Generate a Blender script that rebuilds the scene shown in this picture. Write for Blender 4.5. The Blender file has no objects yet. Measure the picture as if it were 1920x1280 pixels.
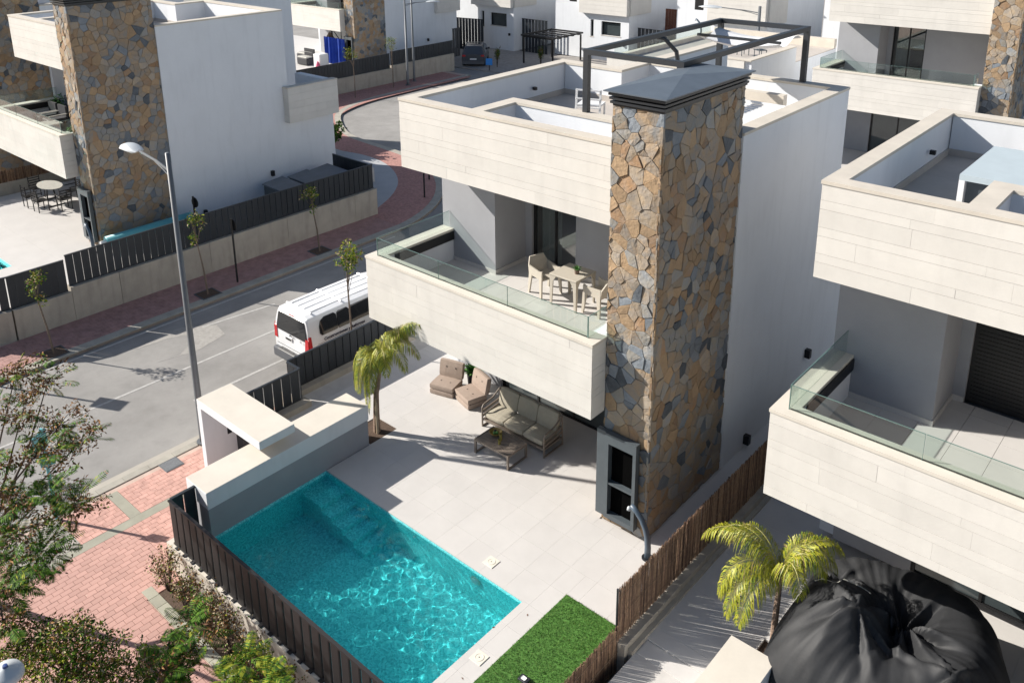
import bpy, bmesh, math, random
from mathutils import Vector, Matrix
R = random.Random(7)
rad = math.radians
sc = bpy.context.scene
COL = sc.collection

# ---------------------------------------------------------------- camera
CAM = Vector((7.34285895, -12.21185555, 12.0))
yaw, pitch, roll, FPX, PX, PY = 0.732371983, 0.293304856, -0.0117472994, 1644.43986, 937.37571, 293.324424
cy_, sy_, cp_, sp_ = math.cos(yaw), math.sin(yaw), math.cos(pitch), math.sin(pitch)
fwd = Vector((-sy_*cp_, cy_*cp_, -sp_)); right = Vector((cy_, sy_, 0)); down = fwd.cross(right)
cr, sr = math.cos(roll), math.sin(roll)
r2 = right*cr - down*sr; d2 = right*sr + down*cr
M = Matrix.Identity(4)
for i in range(3):
    M[i][0] = r2[i]; M[i][1] = -d2[i]; M[i][2] = -fwd[i]; M[i][3] = CAM[i]
cd = bpy.data.cameras.new('camera'); cam = bpy.data.objects.new('camera', cd); COL.objects.link(cam)
cam.matrix_world = M
cd.sensor_fit = 'HORIZONTAL'; cd.sensor_width = 36.0; cd.lens = FPX/1920*36.0
cd.shift_x = (960-PX)/1920; cd.shift_y = (PY-640)/1920
cd.clip_start = .1; cd.clip_end = 1500
sc.camera = cam
# ---------------------------------------------------------------- light
sdir = Vector((1.45, .73, -1.0)).normalized()
w = bpy.data.worlds.new('World'); sc.world = w; w.use_nodes = True
nt = w.node_tree; bg = nt.nodes['Background']
sky = nt.nodes.new('ShaderNodeTexSky'); sky.sky_type = 'NISHITA'; sky.sun_disc = False
sky.sun_elevation = math.asin(-sdir.z); sky.sun_rotation = math.atan2(-sdir.x, -sdir.y) % (2*math.pi)
sky.altitude = 50; sky.air_density = 1.0; sky.dust_density = 1.2; sky.ozone_density = 1.0
nt.links.new(sky.outputs[0], bg.inputs[0]); bg.inputs[1].default_value = 0.07
sd = bpy.data.lights.new('sun', 'SUN'); sd.energy = 5.0; sd.angle = rad(.5); sd.color = (1, .945, .87)
so = bpy.data.objects.new('sun', sd); COL.objects.link(so)
so.rotation_euler = sdir.to_track_quat('-Z', 'Y').to_euler(); so.location = (-20, -20, 30)
sc.view_settings.view_transform = 'Standard'; sc.view_settings.look = 'None'
sc.view_settings.exposure = 0.65; sc.view_settings.gamma = 1.0; sc.view_settings.use_curve_mapping = False

# ---------------------------------------------------------------- materials
def mat(name, col, rough=.7, amt=.1, scale=3.0, bump=0.0, bscale=40.0, metal=0.0, rnd=0.0, col2=None, sc2=None, spec=None, alpha=None, dirt=0.0):
    m = bpy.data.materials.new(name); m.use_nodes = True; n = m.node_tree.nodes; l = m.node_tree.links
    b = n['Principled BSDF']; b.inputs['Roughness'].default_value = rough; b.inputs['Metallic'].default_value = metal
    if spec is not None: b.inputs['Specular IOR Level'].default_value = spec
    tc = n.new('ShaderNodeTexCoord')
    nz = n.new('ShaderNodeTexNoise'); nz.inputs['Scale'].default_value = scale; nz.inputs['Detail'].default_value = 6; nz.inputs['Roughness'].default_value = .65
    l.new(tc.outputs['Object'], nz.inputs['Vector'])
    mp = n.new('ShaderNodeMapRange'); mp.inputs[1].default_value = .3; mp.inputs[2].default_value = .7
    l.new(nz.outputs[0], mp.inputs[0])
    mx = n.new('ShaderNodeMix'); mx.data_type = 'RGBA'
    c2 = col2 if col2 else tuple(min(1, c*(1+amt)) for c in col)
    c1 = col if col2 else tuple(c*(1-amt) for c in col)
    mx.inputs[6].default_value = (*c1, 1); mx.inputs[7].default_value = (*c2, 1)
    l.new(mp.outputs[0], mx.inputs[0])
    out = mx.outputs[2]
    if rnd > 0:
        oi = n.new('ShaderNodeObjectInfo'); mr = n.new('ShaderNodeMapRange')
        mr.inputs[3].default_value = 1-rnd; mr.inputs[4].default_value = 1+rnd
        l.new(oi.outputs['Random'], mr.inputs[0])
        hs = n.new('ShaderNodeHueSaturation'); l.new(mr.outputs[0], hs.inputs['Value']); l.new(out, hs.inputs['Color']); out = hs.outputs[0]
    if dirt > 0:
        n3 = n.new('ShaderNodeTexNoise'); n3.inputs['Scale'].default_value = 1.3; n3.inputs['Detail'].default_value = 8
        mpp = n.new('ShaderNodeMapping'); mpp.inputs['Scale'].default_value = (3, 3, .5)
        l.new(tc.outputs['Object'], mpp.inputs[0]); l.new(mpp.outputs[0], n3.inputs['Vector'])
        m3 = n.new('ShaderNodeMapRange'); m3.inputs[1].default_value = .5; m3.inputs[2].default_value = .75; m3.inputs[3].default_value = 1; m3.inputs[4].default_value = 1-dirt
        l.new(n3.outputs[0], m3.inputs[0])
        h3 = n.new('ShaderNodeHueSaturation'); l.new(m3.outputs[0], h3.inputs['Value']); l.new(out, h3.inputs['Color']); out = h3.outputs[0]
    l.new(out, b.inputs['Base Color'])
    if bump > 0:
        n2 = n.new('ShaderNodeTexNoise'); n2.inputs['Scale'].default_value = bscale; n2.inputs['Detail'].default_value = 4
        l.new(tc.outputs['Object'], n2.inputs['Vector'])
        bp = n.new('ShaderNodeBump'); bp.inputs['Strength'].default_value = bump; bp.inputs['Distance'].default_value = .02
        l.new(n2.outputs[0], bp.inputs['Height']); l.new(bp.outputs[0], b.inputs['Normal'])
    return m

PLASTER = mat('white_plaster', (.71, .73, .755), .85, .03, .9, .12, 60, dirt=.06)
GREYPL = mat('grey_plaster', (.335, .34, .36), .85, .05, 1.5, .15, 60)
CLAD = mat('limestone_cladding', (.64, .615, .57), .75, .05, 1.6, .08, 30, rnd=.035, dirt=.05)
COPE = mat('limestone_coping', (.58, .53, .455), .7, .08, 2.2, .06, 30)
CREAM = mat('cream_coping', (.62, .575, .50), .7, .06, 1.8, .08, 40)
TILE = mat('porcelain_tile', (.57, .55, .525), .55, .045, 1.5, .02, 30, rnd=.02)
ROOFT = mat('roof_tile_floor', (.46, .42, .38), .7, .07, 2.5, .05, 30)
JOINT = mat('joint_mortar', (.50, .48, .455), .9)
MORTAR = mat('stone_mortar', (.30, .22, .14), .95, .25, 9, .3, 60)
ANTH = mat('anthracite_metal', (.018, .021, .026), .45, .12, 4, metal=.0, spec=.5)
ANTH2 = mat('grey_green_steel', (.075, .09, .10), .5, .1, 5, spec=.5)
BLACK = mat('black_lacquer', (.008, .008, .009), .45)
CAPM = mat('zinc_sheet', (.10, .12, .145), .42, .16, 2.0, .03, 14, spec=.6)
CONC = mat('board_marked_concrete', (.40, .36, .30), .85, .12, 1.4, .2, 25, dirt=.22)
ASPH = mat('worn_asphalt', (.285, .275, .26), .9, .2, .45, .35, 130, dirt=.08)
KERB = mat('kerb_concrete', (.36, .34, .29), .85, .14, 3.0, .2, 60, rnd=.08)
PAVER = mat('red_paver', (.53, .315, .265), .85, .1, 2.2, .25, 60, rnd=.09)
PAVER2 = mat('greenish_grey_paver', (.36, .35, .28), .85, .1, 3.0, .25, 60, rnd=.12)
SAND = mat('paver_joint_sand', (.52, .40, .33), .95)
GREYC = mat('smooth_concrete_pad', (.40, .41, .42), .8, .08, .9, .08, 40)
PAINT = mat('road_paint', (.43, .42, .40), .8, .18, 14)
SOIL = mat('dry_soil', (.10, .065, .045), .95, .4, 30, .8, 60)
WOODP = mat('brown_fence_boards', (.16, .06, .035), .7, .2, 6)
STONES = [mat('stone_ochre', (.38, .26, .15), .85, .3, 5, .8, 18, rnd=.2, col2=(.30, .21, .13)),
          mat('stone_tan', (.39, .295, .19), .85, .3, 5, .8, 18, rnd=.2, col2=(.29, .26, .23)),
          mat('stone_grey', (.25, .265, .28), .8, .25, 5, .8, 18, rnd=.2, col2=(.31, .27, .21)),
          mat('stone_blue_slate', (.15, .175, .205), .75, .3, 5, .8, 18, rnd=.25, col2=(.21, .225, .24)),
          mat('stone_dark_slate', (.06, .07, .085), .7, .35, 5, .8, 18, rnd=.3, col2=(.12, .135, .15)),
          mat('stone_mixed', (.23, .23, .225), .8, .3, 4, .8, 18, rnd=.15, col2=(.38, .26, .145)),
          mat('stone_rust', (.33, .19, .09), .85, .3, 5, .8, 18, rnd=.2, col2=(.26, .2, .15))]
SW = [17, 14, 25, 17, 8, 22, 3]

def glassmat(name, tint, gl=.05, rough=.0):
    m = bpy.data.materials.new(name); m.use_nodes = True; n = m.node_tree.nodes; l = m.node_tree.links
    n.remove(n['Principled BSDF']); o = n['Material Output']
    t = n.new('ShaderNodeBsdfTransparent'); t.inputs[0].default_value = (*tint, 1)
    g = n.new('ShaderNodeBsdfGlossy'); g.inputs['Roughness'].default_value = rough
    lw = n.new('ShaderNodeLayerWeight'); lw.inputs[0].default_value = .5
    pw = n.new('ShaderNodeMath'); pw.operation = 'POWER'; pw.inputs[1].default_value = 4.0; l.new(lw.outputs['Facing'], pw.inputs[0])
    fr = n.new('ShaderNodeMath'); fr.operation = 'MULTIPLY_ADD'; fr.inputs[1].default_value = .7; fr.inputs[2].default_value = gl; l.new(pw.outputs[0], fr.inputs[0])
    mx = n.new('ShaderNodeMixShader'); l.new(fr.outputs[0], mx.inputs[0]); l.new(t.outputs[0], mx.inputs[1]); l.new(g.outputs[0], mx.inputs[2])
    l.new(mx.outputs[0], o.inputs[0]); return m
GLASS = glassmat('balustrade_glass', (.88, .93, .915))
GLEDGE = mat('glass_edge', (.12, .2, .18), .2, .05)
WINGL = mat('window_glass', (.055, .068, .072), .05, .2, 1.2, spec=.8)
WINGL2 = glassmat('clear_window_glass', (.72, .76, .76), gl=.16)
CURT = mat('grey_curtain', (.50, .52, .50), .9, .1, 3)
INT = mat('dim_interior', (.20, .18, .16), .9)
TURQ = None

def mosaic():
    m = bpy.data.materials.new('turquoise_pool_mosaic'); m.use_nodes = True; n = m.node_tree.nodes; l = m.node_tree.links
    b = n['Principled BSDF']; b.inputs['Roughness'].default_value = .35
    tc = n.new('ShaderNodeTexCoord'); v = n.new('ShaderNodeTexVoronoi'); v.inputs['Scale'].default_value = 38; v.inputs['Randomness'].default_value = .25
    l.new(tc.outputs['Object'], v.inputs['Vector'])
    cr_ = n.new('ShaderNodeValToRGB'); e = cr_.color_ramp.elements
    e[0].color = (.06, .52, .55, 1); e[1].color = (.30, .96, .97, 1)
    sp = n.new('ShaderNodeSeparateColor'); l.new(v.outputs['Color'], sp.inputs[0]); l.new(sp.outputs[0], cr_.inputs[0])
    l.new(cr_.outputs[0], b.inputs['Base Color']); return m
MOS = mosaic()

def watermat():
    m = bpy.data.materials.new('pool_water'); m.use_nodes = True; n = m.node_tree.nodes; l = m.node_tree.links
    n.remove(n['Principled BSDF']); o = n['Material Output']
    t = n.new('ShaderNodeBsdfTransparent'); t.inputs[0].default_value = (.60, .98, .99, 1)
    g = n.new('ShaderNodeBsdfGlass'); g.inputs['IOR'].default_value = 1.33; g.inputs['Roughness'].default_value = 0; g.inputs[0].default_value = (.60, .98, .99, 1)
    mx = n.new('ShaderNodeMixShader'); mx.inputs[0].default_value = .93; l.new(t.outputs[0], mx.inputs[1]); l.new(g.outputs[0], mx.inputs[2])
    l.new(mx.outputs[0], o.inputs[0]); return m
WATER = watermat()

# ---------------------------------------------------------------- builders
class MB:
    def __init__(s): s.v = []; s.f = []; s.m = []
    def face(s, pts, m=0):
        i = len(s.v); s.v += [tuple(p) for p in pts]; s.f.append(tuple(range(i, i+len(pts)))); s.m.append(m)
    def box(s, x0, y0, z0, x1, y1, z1, m=0):
        if x0 > x1: x0, x1 = x1, x0
        if y0 > y1: y0, y1 = y1, y0
        if z0 > z1: z0, z1 = z1, z0
        i = len(s.v)
        s.v += [(x0,y0,z0),(x1,y0,z0),(x1,y1,z0),(x0,y1,z0),(x0,y0,z1),(x1,y0,z1),(x1,y1,z1),(x0,y1,z1)]
        for f in ((0,3,2,1),(4,5,6,7),(0,1,5,4),(1,2,6,5),(2,3,7,6),(3,0,4,7)):
            s.f.append(tuple(i+k for k in f)); s.m.append(m)
        return s
    def rbox(s, x0, y0, z0, x1, y1, z1, r=.03, seg=2, m=0, bulge=0.0):
        bm = bmesh.new(); bmesh.ops.create_cube(bm, size=1)
        for v in bm.verts:
            v.co = ((x0+x1)/2+v.co.x*(x1-x0), (y0+y1)/2+v.co.y*(y1-y0), (z0+z1)/2+v.co.z*(z1-z0))
        if bulge:
            bmesh.ops.subdivide_edges(bm, edges=bm.edges[:], cuts=3, use_grid_fill=True)
            c = Vector(((x0+x1)/2, (y0+y1)/2, (z0+z1)/2)); h = Vector((x1-x0, y1-y0, z1-z0))/2
            for v in bm.verts:
                d = [(v.co[k]-c[k])/h[k] for k in range(3)]
                for k in range(3):
                    o = [j for j in range(3) if j != k]
                    v.co[k] += d[k]*bulge*(1-d[o[0]]**2)*(1-d[o[1]]**2)
                    v.co[k] -= d[k]*r*.6*(d[o[0]]**6+d[o[1]]**6)/2
        else:
            bmesh.ops.bevel(bm, geom=bm.edges[:], offset=r, segments=seg, affect='EDGES', profile=.5)
        i = len(s.v); s.v += [tuple(v.co) for v in bm.verts]
        bm.verts.index_update()
        for f in bm.faces: s.f.append(tuple(i+v.index for v in f.verts)); s.m.append(m)
        bm.free(); return s
    def prism(s, poly, z0, z1, m=0):
        n = len(poly); i = len(s.v)
        s.v += [(p[0], p[1], z0) for p in poly]+[(p[0], p[1], z1) for p in poly]
        s.f.append(tuple(range(i+n-1, i-1, -1))); s.m.append(m); s.f.append(tuple(range(i+n, i+2*n))); s.m.append(m)
        for k in range(n):
            s.f.append((i+k, i+(k+1) % n, i+n+(k+1) % n, i+n+k)); s.m.append(m)
        return s
    def tube(s, pts, rs, n=8, m=0, cap=True):
        pts = [Vector(p) for p in pts]
        if not isinstance(rs, (list, tuple)): rs = [rs]*len(pts)
        i0 = len(s.v); up = Vector((0, 0, 1))
        t0 = (pts[1]-pts[0]).normalized(); a = t0.cross(up)
        if a.length < .05: a = Vector((1, 0, 0))
        a.normalize()
        for k, p in enumerate(pts):
            t = (pts[min(k+1, len(pts)-1)]-pts[max(k-1, 0)]).normalized()
            a = (a-t*a.dot(t)).normalized(); b = t.cross(a)
            for j in range(n):
                an = 2*math.pi*j/n; s.v.append(tuple(p+(a*math.cos(an)+b*math.sin(an))*rs[k]))
        for k in range(len(pts)-1):
            for j in range(n):
                s.f.append((i0+k*n+j, i0+k*n+(j+1) % n, i0+(k+1)*n+(j+1) % n, i0+(k+1)*n+j)); s.m.append(m)
        if cap:
            s.f.append(tuple(range(i0+n-1, i0-1, -1))); s.m.append(m)
            e = i0+(len(pts)-1)*n; s.f.append(tuple(range(e, e+n))); s.m.append(m)
        return s
    def beam(s, p0, p1, w, h, m=0):
        p0, p1 = Vector(p0), Vector(p1); t = (p1-p0).normalized(); up = Vector((0, 0, 1)) if abs(t.z) < .95 else Vector((0, 1, 0))
        a = t.cross(up).normalized(); b = a.cross(t)
        i = len(s.v)
        for p in (p0, p1):
            for u, v in ((-1,-1),(1,-1),(1,1),(-1,1)): s.v.append(tuple(p+a*u*w/2+b*v*h/2))
        for f in ((3,2,1,0),(4,5,6,7),(0,1,5,4),(1,2,6,5),(2,3,7,6),(3,0,4,7)): s.f.append(tuple(i+k for k in f)); s.m.append(m)
        return s
    def lathe(s, prof, c=(0, 0, 0), n=16, m=0):
        i0 = len(s.v)
        for r_, z in prof:
            for j in range(n):
                a = 2*math.pi*j/n; s.v.append((c[0]+r_*math.cos(a), c[1]+r_*math.sin(a), c[2]+z))
        for k in range(len(prof)-1):
            for j in range(n): s.f.append((i0+k*n+j, i0+k*n+(j+1) % n, i0+(k+1)*n+(j+1) % n, i0+(k+1)*n+j)); s.m.append(m)
        return s
    def xf(s, mtx, start=0):
        for k in range(start, len(s.v)): s.v[k] = tuple(mtx @ Vector(s.v[k]))
        return s
    def mesh(s, name, mats, smooth=False):
        me = bpy.data.meshes.new(name); me.from_pydata(s.v, [], s.f)
        for q in (mats if isinstance(mats, (list, tuple)) else [mats]): me.materials.append(q)
        if any(s.m): me.polygons.foreach_set('material_index', s.m)
        if smooth: me.polygons.foreach_set('use_smooth', [True]*len(s.f))
        me.update(); return me
    def build(s, name, mats, parent=None, smooth=False, **k):
        return link(name, s.mesh(name, mats, smooth), parent, **k)

def link(name, data, parent=None, loc=None, rz=None, label=None, cat=None, group=None, kind=None):
    o = bpy.data.objects.new(name, data); COL.objects.link(o)
    if parent is not None: o.parent = parent; KIDS.setdefault(parent, []).append(o)
    if loc is not None: o.location = loc
    if rz is not None: o.rotation_euler = (0, 0, rz)
    tag(o, label, cat, group, kind); return o
KIDS = {}
def tag(o, label=None, cat=None, group=None, kind=None):
    if label: o['label'] = label
    if cat: o['category'] = cat
    if group: o['group'] = group
    if kind: o['kind'] = kind
    return o
def thing(name, label, cat, loc=(0, 0, 0), rz=0, group=None): return link(name, None, None, loc, rz, label, cat, group)
def copy_tree(o, parent=None, skip=()):
    c = o.copy(); COL.objects.link(c)
    if parent is not None: c.parent = parent; KIDS.setdefault(parent, []).append(c)
    for k in list(KIDS.get(o, [])):
        if k.name.split('.')[0] not in skip: copy_tree(k, c, skip)
    return c
def dup(o, loc, rz=None, label=None, group=None, skip=()):
    c = copy_tree(o, None, skip); c.location = loc
    if rz is not None: c.rotation_euler = (0, 0, rz)
    if label: c['label'] = label
    if group: c['group'] = group
    return c
def B(*a, **k): return MB().box(*a, **k)
def part(name, m, parent, *boxes, **k):
    b = MB()
    for q in boxes: b.box(*q)
    return b.build(name, m, parent, **k)

# voronoi rubble
def clip(poly, p, q):
    mx, my = (p[0]+q[0])/2, (p[1]+q[1])/2; nx, ny = q[0]-p[0], q[1]-p[1]
    out = []; n = len(poly)
    for i in range(n):
        a, b = poly[i], poly[(i+1) % n]
        da = (a[0]-mx)*nx+(a[1]-my)*ny; db = (b[0]-mx)*nx+(b[1]-my)*ny
        if da <= 0: out.append(a)
        if da*db < 0:
            t = da/(da-db); out.append((a[0]+(b[0]-a[0])*t, a[1]+(b[1]-a[1])*t))
    return out
def rubble(w_, h_, cu, cv, rng):
    nu, nv = max(1, round(w_/cu)), max(1, round(h_/cv)); seeds = {}
    for i in range(-1, nu+1):
        for j in range(-1, nv+1):
            if 0 <= i < nu and 0 <= j < nv and rng.random() < .30: continue
            seeds[i, j] = ((i+.5+.5*(j % 2)-.25+rng.uniform(-.52, .52))*w_/nu, (j+.5+rng.uniform(-.52, .52))*h_/nv)
    polys = []
    for (i, j), p in seeds.items():
        poly = [(0, 0), (w_, 0), (w_, h_), (0, h_)]
        for di in range(-3, 4):
            for dj in range(-3, 4):
                q = seeds.get((i+di, j+dj))
                if q and (di or dj) and poly: poly = clip(poly, p, q)
        if len(poly) >= 3:
            cx = sum(a[0] for a in poly)/len(poly); cyy = sum(a[1] for a in poly)/len(poly)
            ar = abs(sum(poly[k][0]*poly[(k+1) % len(poly)][1]-poly[(k+1) % len(poly)][0]*poly[k][1] for k in range(len(poly))))/2
            if ar > .0025: polys.append((cx, cyy, ar, poly))
    return polys
def stone_mb(mb, poly, cx, cyy, P, rng, gap=.0015, m=0):
    n = len(poly); t = rng.uniform(.010, .032); tx, ty = rng.uniform(-.07, .07), rng.uniform(-.07, .07)
    def ins(p, g, d):
        dx, dy = p[0]-cx, p[1]-cyy; L = math.hypot(dx, dy) or 1; k = max(.3, (L-g)/L)
        x, y = cx+dx*k, cyy+dy*k
        return P(x, y, d+(x-cx)*tx+(y-cyy)*ty if d > 0 else d)
    i = len(mb.v)
    js = [rng.uniform(-.006, .006) for _ in poly]
    mb.v += [tuple(ins(p, gap, -.01)) for p in poly]
    mb.v += [tuple(ins(p, gap+.003, t*.75+js[k])) for k, p in enumerate(poly)]
    mb.v += [tuple(ins(p, gap+.009, t+js[k]*1.4)) for k, p in enumerate(poly)]
    mb.v.append(tuple(P(cx+rng.uniform(-.02, .02), cyy+rng.uniform(-.02, .02), t+rng.uniform(-.004, .008))))
    for k in range(n):
        k2 = (k+1) % n
        mb.f.append((i+k, i+k2, i+n+k2, i+n+k)); mb.m.append(m)
        mb.f.append((i+n+k, i+n+k2, i+2*n+k2, i+2*n+k)); mb.m.append(m)
        mb.f.append((i+2*n+k, i+2*n+k2, i+3*n)); mb.m.append(m)
def clus(x, y, rng):
    from mathutils import noise as nz_
    q = nz_.noise(Vector((x*1.1, y*1.1, 3.3)))+rng.gauss(0, .28)
    if q < -.46: return rng.choice((3, 4, 5))
    if q < -.14: return rng.choice((2, 3, 2, 5))
    if q < .18: return rng.choice((5, 2, 1, 5, 0))
    return rng.choice((0, 1, 0, 5, 6))
def pickstone(rng, prev=[0]):
    t = rng.uniform(0, sum(SW)); a = 0
    for k, x in enumerate(SW):
        a += x
        if t <= a: return k
    return 0
# facing planks along u, rows in v
def planks(parent, P, L, rows, m, rng, name='facing_slab', t=.02, lmin=1.6, lmax=3.0, v0=0.0, gap=.0022):
    v = v0
    for h in rows:
        u = 0; first = True
        while u < L-.02:
            l = rng.uniform(lmin, lmax)*(rng.uniform(.3, 1) if first else 1); first = False
            if L-u-l < .35: l = L-u
            dt = t+rng.uniform(-.0015, .0015); g = gap
            gu = .0008; a = [P(u+gu, v+g, 0), P(u+l-gu, v+g, 0), P(u+l-gu, v+h-g, 0), P(u+gu, v+h-g, 0)]
            b = [P(u+gu, v+g, dt), P(u+l-gu, v+g, dt), P(u+l-gu, v+h-g, dt), P(u+gu, v+h-g, dt)]
            mb = MB(); mb.v = [tuple(x) for x in a+b]; mb.f = [(0,1,5,4),(1,2,6,5),(2,3,7,6),(3,0,4,7),(4,5,6,7)]; mb.m = [0]*5
            mb.build(name, m, parent); u += l
        v += h

# ================================================================= SETTING
Z0 = -.6; ZR = -.7
rb = MB()
for q in ((-300, -150, -6.52, 320), (-6.52, -150, -.73, -5.85), (-6.52, -2.57, -.73, 320), (-.73, -150, 300, 320)): rb.box(q[0], q[1], -1.6, q[2], q[3], ZR)
rb.build('road', ASPH, kind='structure')
# ================================================================= VILLA
def window_unit(parent, x0, x1, y, z0, z1, n=2, fr=.06, depth=.08, curtain=None, name='sliding_door', gl=None):
    f = MB().box(x0, y, z0, x0+fr, y+depth, z1).box(x1-fr, y, z0, x1, y+depth, z1).box(x0+fr, y, z1-fr, x1-fr, y+depth, z1).box(x0+fr, y, z0, x1-fr, y+depth, z0+.04)
    o = f.build(name, BLACK, parent)
    w_ = (x1-x0-2*fr)/n
    for k in range(n):
        a = x0+fr+k*w_
        if k: B(a-.025, y+.01, z0+.04, a+.025, y+depth-.01, z1-fr).build('mullion', BLACK, o)
        B(a+(.025 if k else 0), y+.035, z0+.04, a+w_-(.025 if k < n-1 else 0), y+.045, z1-fr).build('pane', gl or WINGL, o)
    return o

villa = thing('villa', 'central white villa beside the turquoise pool, with balcony table and black roof pergola', 'house', (0, 0, 0), 0, 'villas of one design with rubble stone chimneys')
V = villa
rg = random.Random(11)
# chimney
chim = part('chimney', MORTAR, V, (-1.0, .045, 0, -.045, 2.93, 8.46))
allst = []
for (W_, H_, P, face) in ((1.04, 8.46, lambda u, v, d: (-1.04+u, .045-d, v), 0), (2.93, 8.46, lambda u, v, d: (-.045+d, .01+u, v), 1)):
    for cx, cyy, ar, poly in rubble(W_, H_, .175, .215, rg):
        if face == 0 and cx < .83 and .3 < cyy < 2.12: continue
        allst.append((ar, cx, cyy, poly, P, face, clus(cx+face*5, cyy, rg)))
def shown(s): return -(s[0]*(1.5 if s[5] == 0 else 1)*(1+.1*s[2]))
allst.sort(key=shown)
for k, s in enumerate(allst[:298]):
    mb = MB(); stone_mb(mb, s[3], s[1], s[2], s[4], rg); mb.build('stone', STONES[s[6]], chim)
mb = MB()
for s in allst[298:]: stone_mb(mb, s[3], s[1], s[2], s[4], rg, m=s[6])
if mb.v: mb.build('small_stones', STONES, chim, kind='stuff')
# west face of chimney above balcony (plain rubble joined)
mb = MB()
for cx, cyy, ar, poly in rubble(2.9, 5.2, .3, .27, rg):
    stone_mb(mb, poly[::-1], cx, cyy, lambda u, v, d: (-1.0-d, 2.93-u, 3.25+v), rg, m=pickstone(rg))
mb.build('west_face_stones', STONES, chim, kind='stuff')
cap = MB().box(-1.03, 0.02, 8.46, .0, 2.95, 8.5).box(-.95, .1, 8.5, -.09, 2.86, 8.70)
cap = cap.build('chimney_cap', BLACK, V)
for k in range(3):
    z = 8.5+k*.072; e = .022+.012*k
    mb = MB(); x0, y0, x1, y1 = -1.04-e, -e, 0+e, 2.95+e
    for q in ((x0, y0, x1, y0+.13), (x0, y1-.13, x1, y1), (x0, y0+.13, x0+.13, y1-.13), (x1-.13, y0+.13, x1, y1-.13)): mb.box(q[0], q[1], z, q[2], q[3], z+.042)
    mb.build('louvre_ring', ANTH, cap)
mb = MB(); a = [(-1.15, -.11, 8.73), (.10, -.11, 8.73), (.10, 3.06, 8.73), (-1.15, 3.06, 8.73)]; ap = (-.52, 1.47, 8.83)
mb.face([a[3], a[2], a[1], a[0]])
for k in range(4): mb.face([a[k], a[(k+1) % 4], ap])
b_ = [(p[0], p[1], 8.71) for p in a]
for k in range(4): mb.face([b_[k], b_[(k+1) % 4], a[(k+1) % 4], a[k]])
mb.build('cap_sheet', CAPM, cap)
# walls
part('east_wall', PLASTER, V, (-.3, 2.951, 0, 0, 8.24, 7.46), (-.3, 8.24, 0, 0, 10.4, 3.0))
part('north_wall', PLASTER, V, (-7.15, 6.62, 0, -5.6, 6.9, 7.46), (-5.3, 7.95, 3.2, -.3, 8.24, 7.46), (-5.6, 6.62, 0, -5.3, 12.4, 7.46), (-5.3, 10.1, 0, -.3, 10.4, 3.0))
part('inner_floor', GREYPL, V, (-7.15, 2.5, -.02, -.3, 6.6, .06), (-7.15, 3.5, 3.0, -.3, 7.95, 3.19))
part('west_wall', PLASTER, V, (-7.45, 2.39, 0, -7.15, 6.9, 5.87), (-7.45, 2.1, 2.3, -7.15, 2.39, 2.45))
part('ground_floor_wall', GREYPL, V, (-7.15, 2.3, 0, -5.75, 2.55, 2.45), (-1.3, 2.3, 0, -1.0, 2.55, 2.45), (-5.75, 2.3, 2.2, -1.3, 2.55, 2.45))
window_unit(V, -5.75, -1.3, 2.36, .0, 2.2, 4)
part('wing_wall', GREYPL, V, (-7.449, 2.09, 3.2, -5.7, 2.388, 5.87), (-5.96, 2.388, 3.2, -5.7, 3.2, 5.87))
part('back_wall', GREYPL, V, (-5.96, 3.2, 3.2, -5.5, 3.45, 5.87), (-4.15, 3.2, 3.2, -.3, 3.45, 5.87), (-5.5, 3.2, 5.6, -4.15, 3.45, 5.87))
dr = window_unit(V, -5.5, -4.15, 3.28, 3.2, 5.6, 2, gl=WINGL2)
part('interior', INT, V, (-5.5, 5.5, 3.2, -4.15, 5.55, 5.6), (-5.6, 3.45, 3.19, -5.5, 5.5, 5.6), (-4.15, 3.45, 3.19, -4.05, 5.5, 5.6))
mb = MB(); n = 30
for k in range(n):
    x = -5.4+k*.02
    y = 3.5+.03*math.sin(k*1.9)
    x2 = -5.4+(k+1)*.02; y2 = 3.5+.03*math.sin((k+1)*1.9)
    mb.face([(x, y, 3.25), (x2, y2, 3.25), (x2, y2, 5.55), (x, y, 5.55)])
mb.build('curtain', CURT, V)
# roof
part('roof_slab', PLASTER, V, (-7.16, 1.06, 5.87, -.29, 6.63, 6.6), (-5.31, 6.63, 5.87, -.29, 7.96, 6.6))
part('roof_terrace_floor', ROOFT, V, (-7.15, 2.46, 6.6, -.3, 6.62, 6.64), (-5.3, 6.62, 6.6, -.3, 7.95, 6.64))
part('roof_skirting', ROOFT, V, (-7.17, 2.46, 6.64, -7.14, 6.61, 6.78), (-7.14, 6.59, 6.64, -5.3, 6.62, 6.78))
# upper band
ub = part('upper_band', PLASTER, V, (-7.43, .82, 5.872, -1.04, 1.07, 7.46), (-7.43, 1.07, 5.872, -7.17, 6.88, 7.46))
RU = [.27, .15, .3, .15, .3, .15, .268]
planks(ub, lambda u, v, d: (-7.45+u, .82-d, 5.872+v), 6.41, RU, CLAD, rg)
planks(ub, lambda u, v, d: (-7.43-d, 6.9-u, 5.872+v), 6.1, RU, CLAD, rg)
# void inner parapet
part('inner_parapet', PLASTER, V, (-5.4, 1.07, 6.6, -5.1, 2.44, 7.46), (-5.1, 2.16, 6.6, -1.04, 2.44, 7.46))
cp = [(-7.465, .785, -1.04, 1.09), (-7.465, 1.09, -7.15, 6.6), (-7.465, 6.6, -5.62, 6.915), (-5.42, 1.09, -5.08, 2.14), (-5.42, 2.14, -.315, 2.46), (-5.62, 6.6, -5.28, 12.42), (-5.28, 7.93, -.315, 8.255), (-.315, 2.95, .015, 8.255)]
for q in cp: part('coping', COPE, V, (q[0], q[1], 7.46, q[2], q[3], 7.52))
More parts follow.
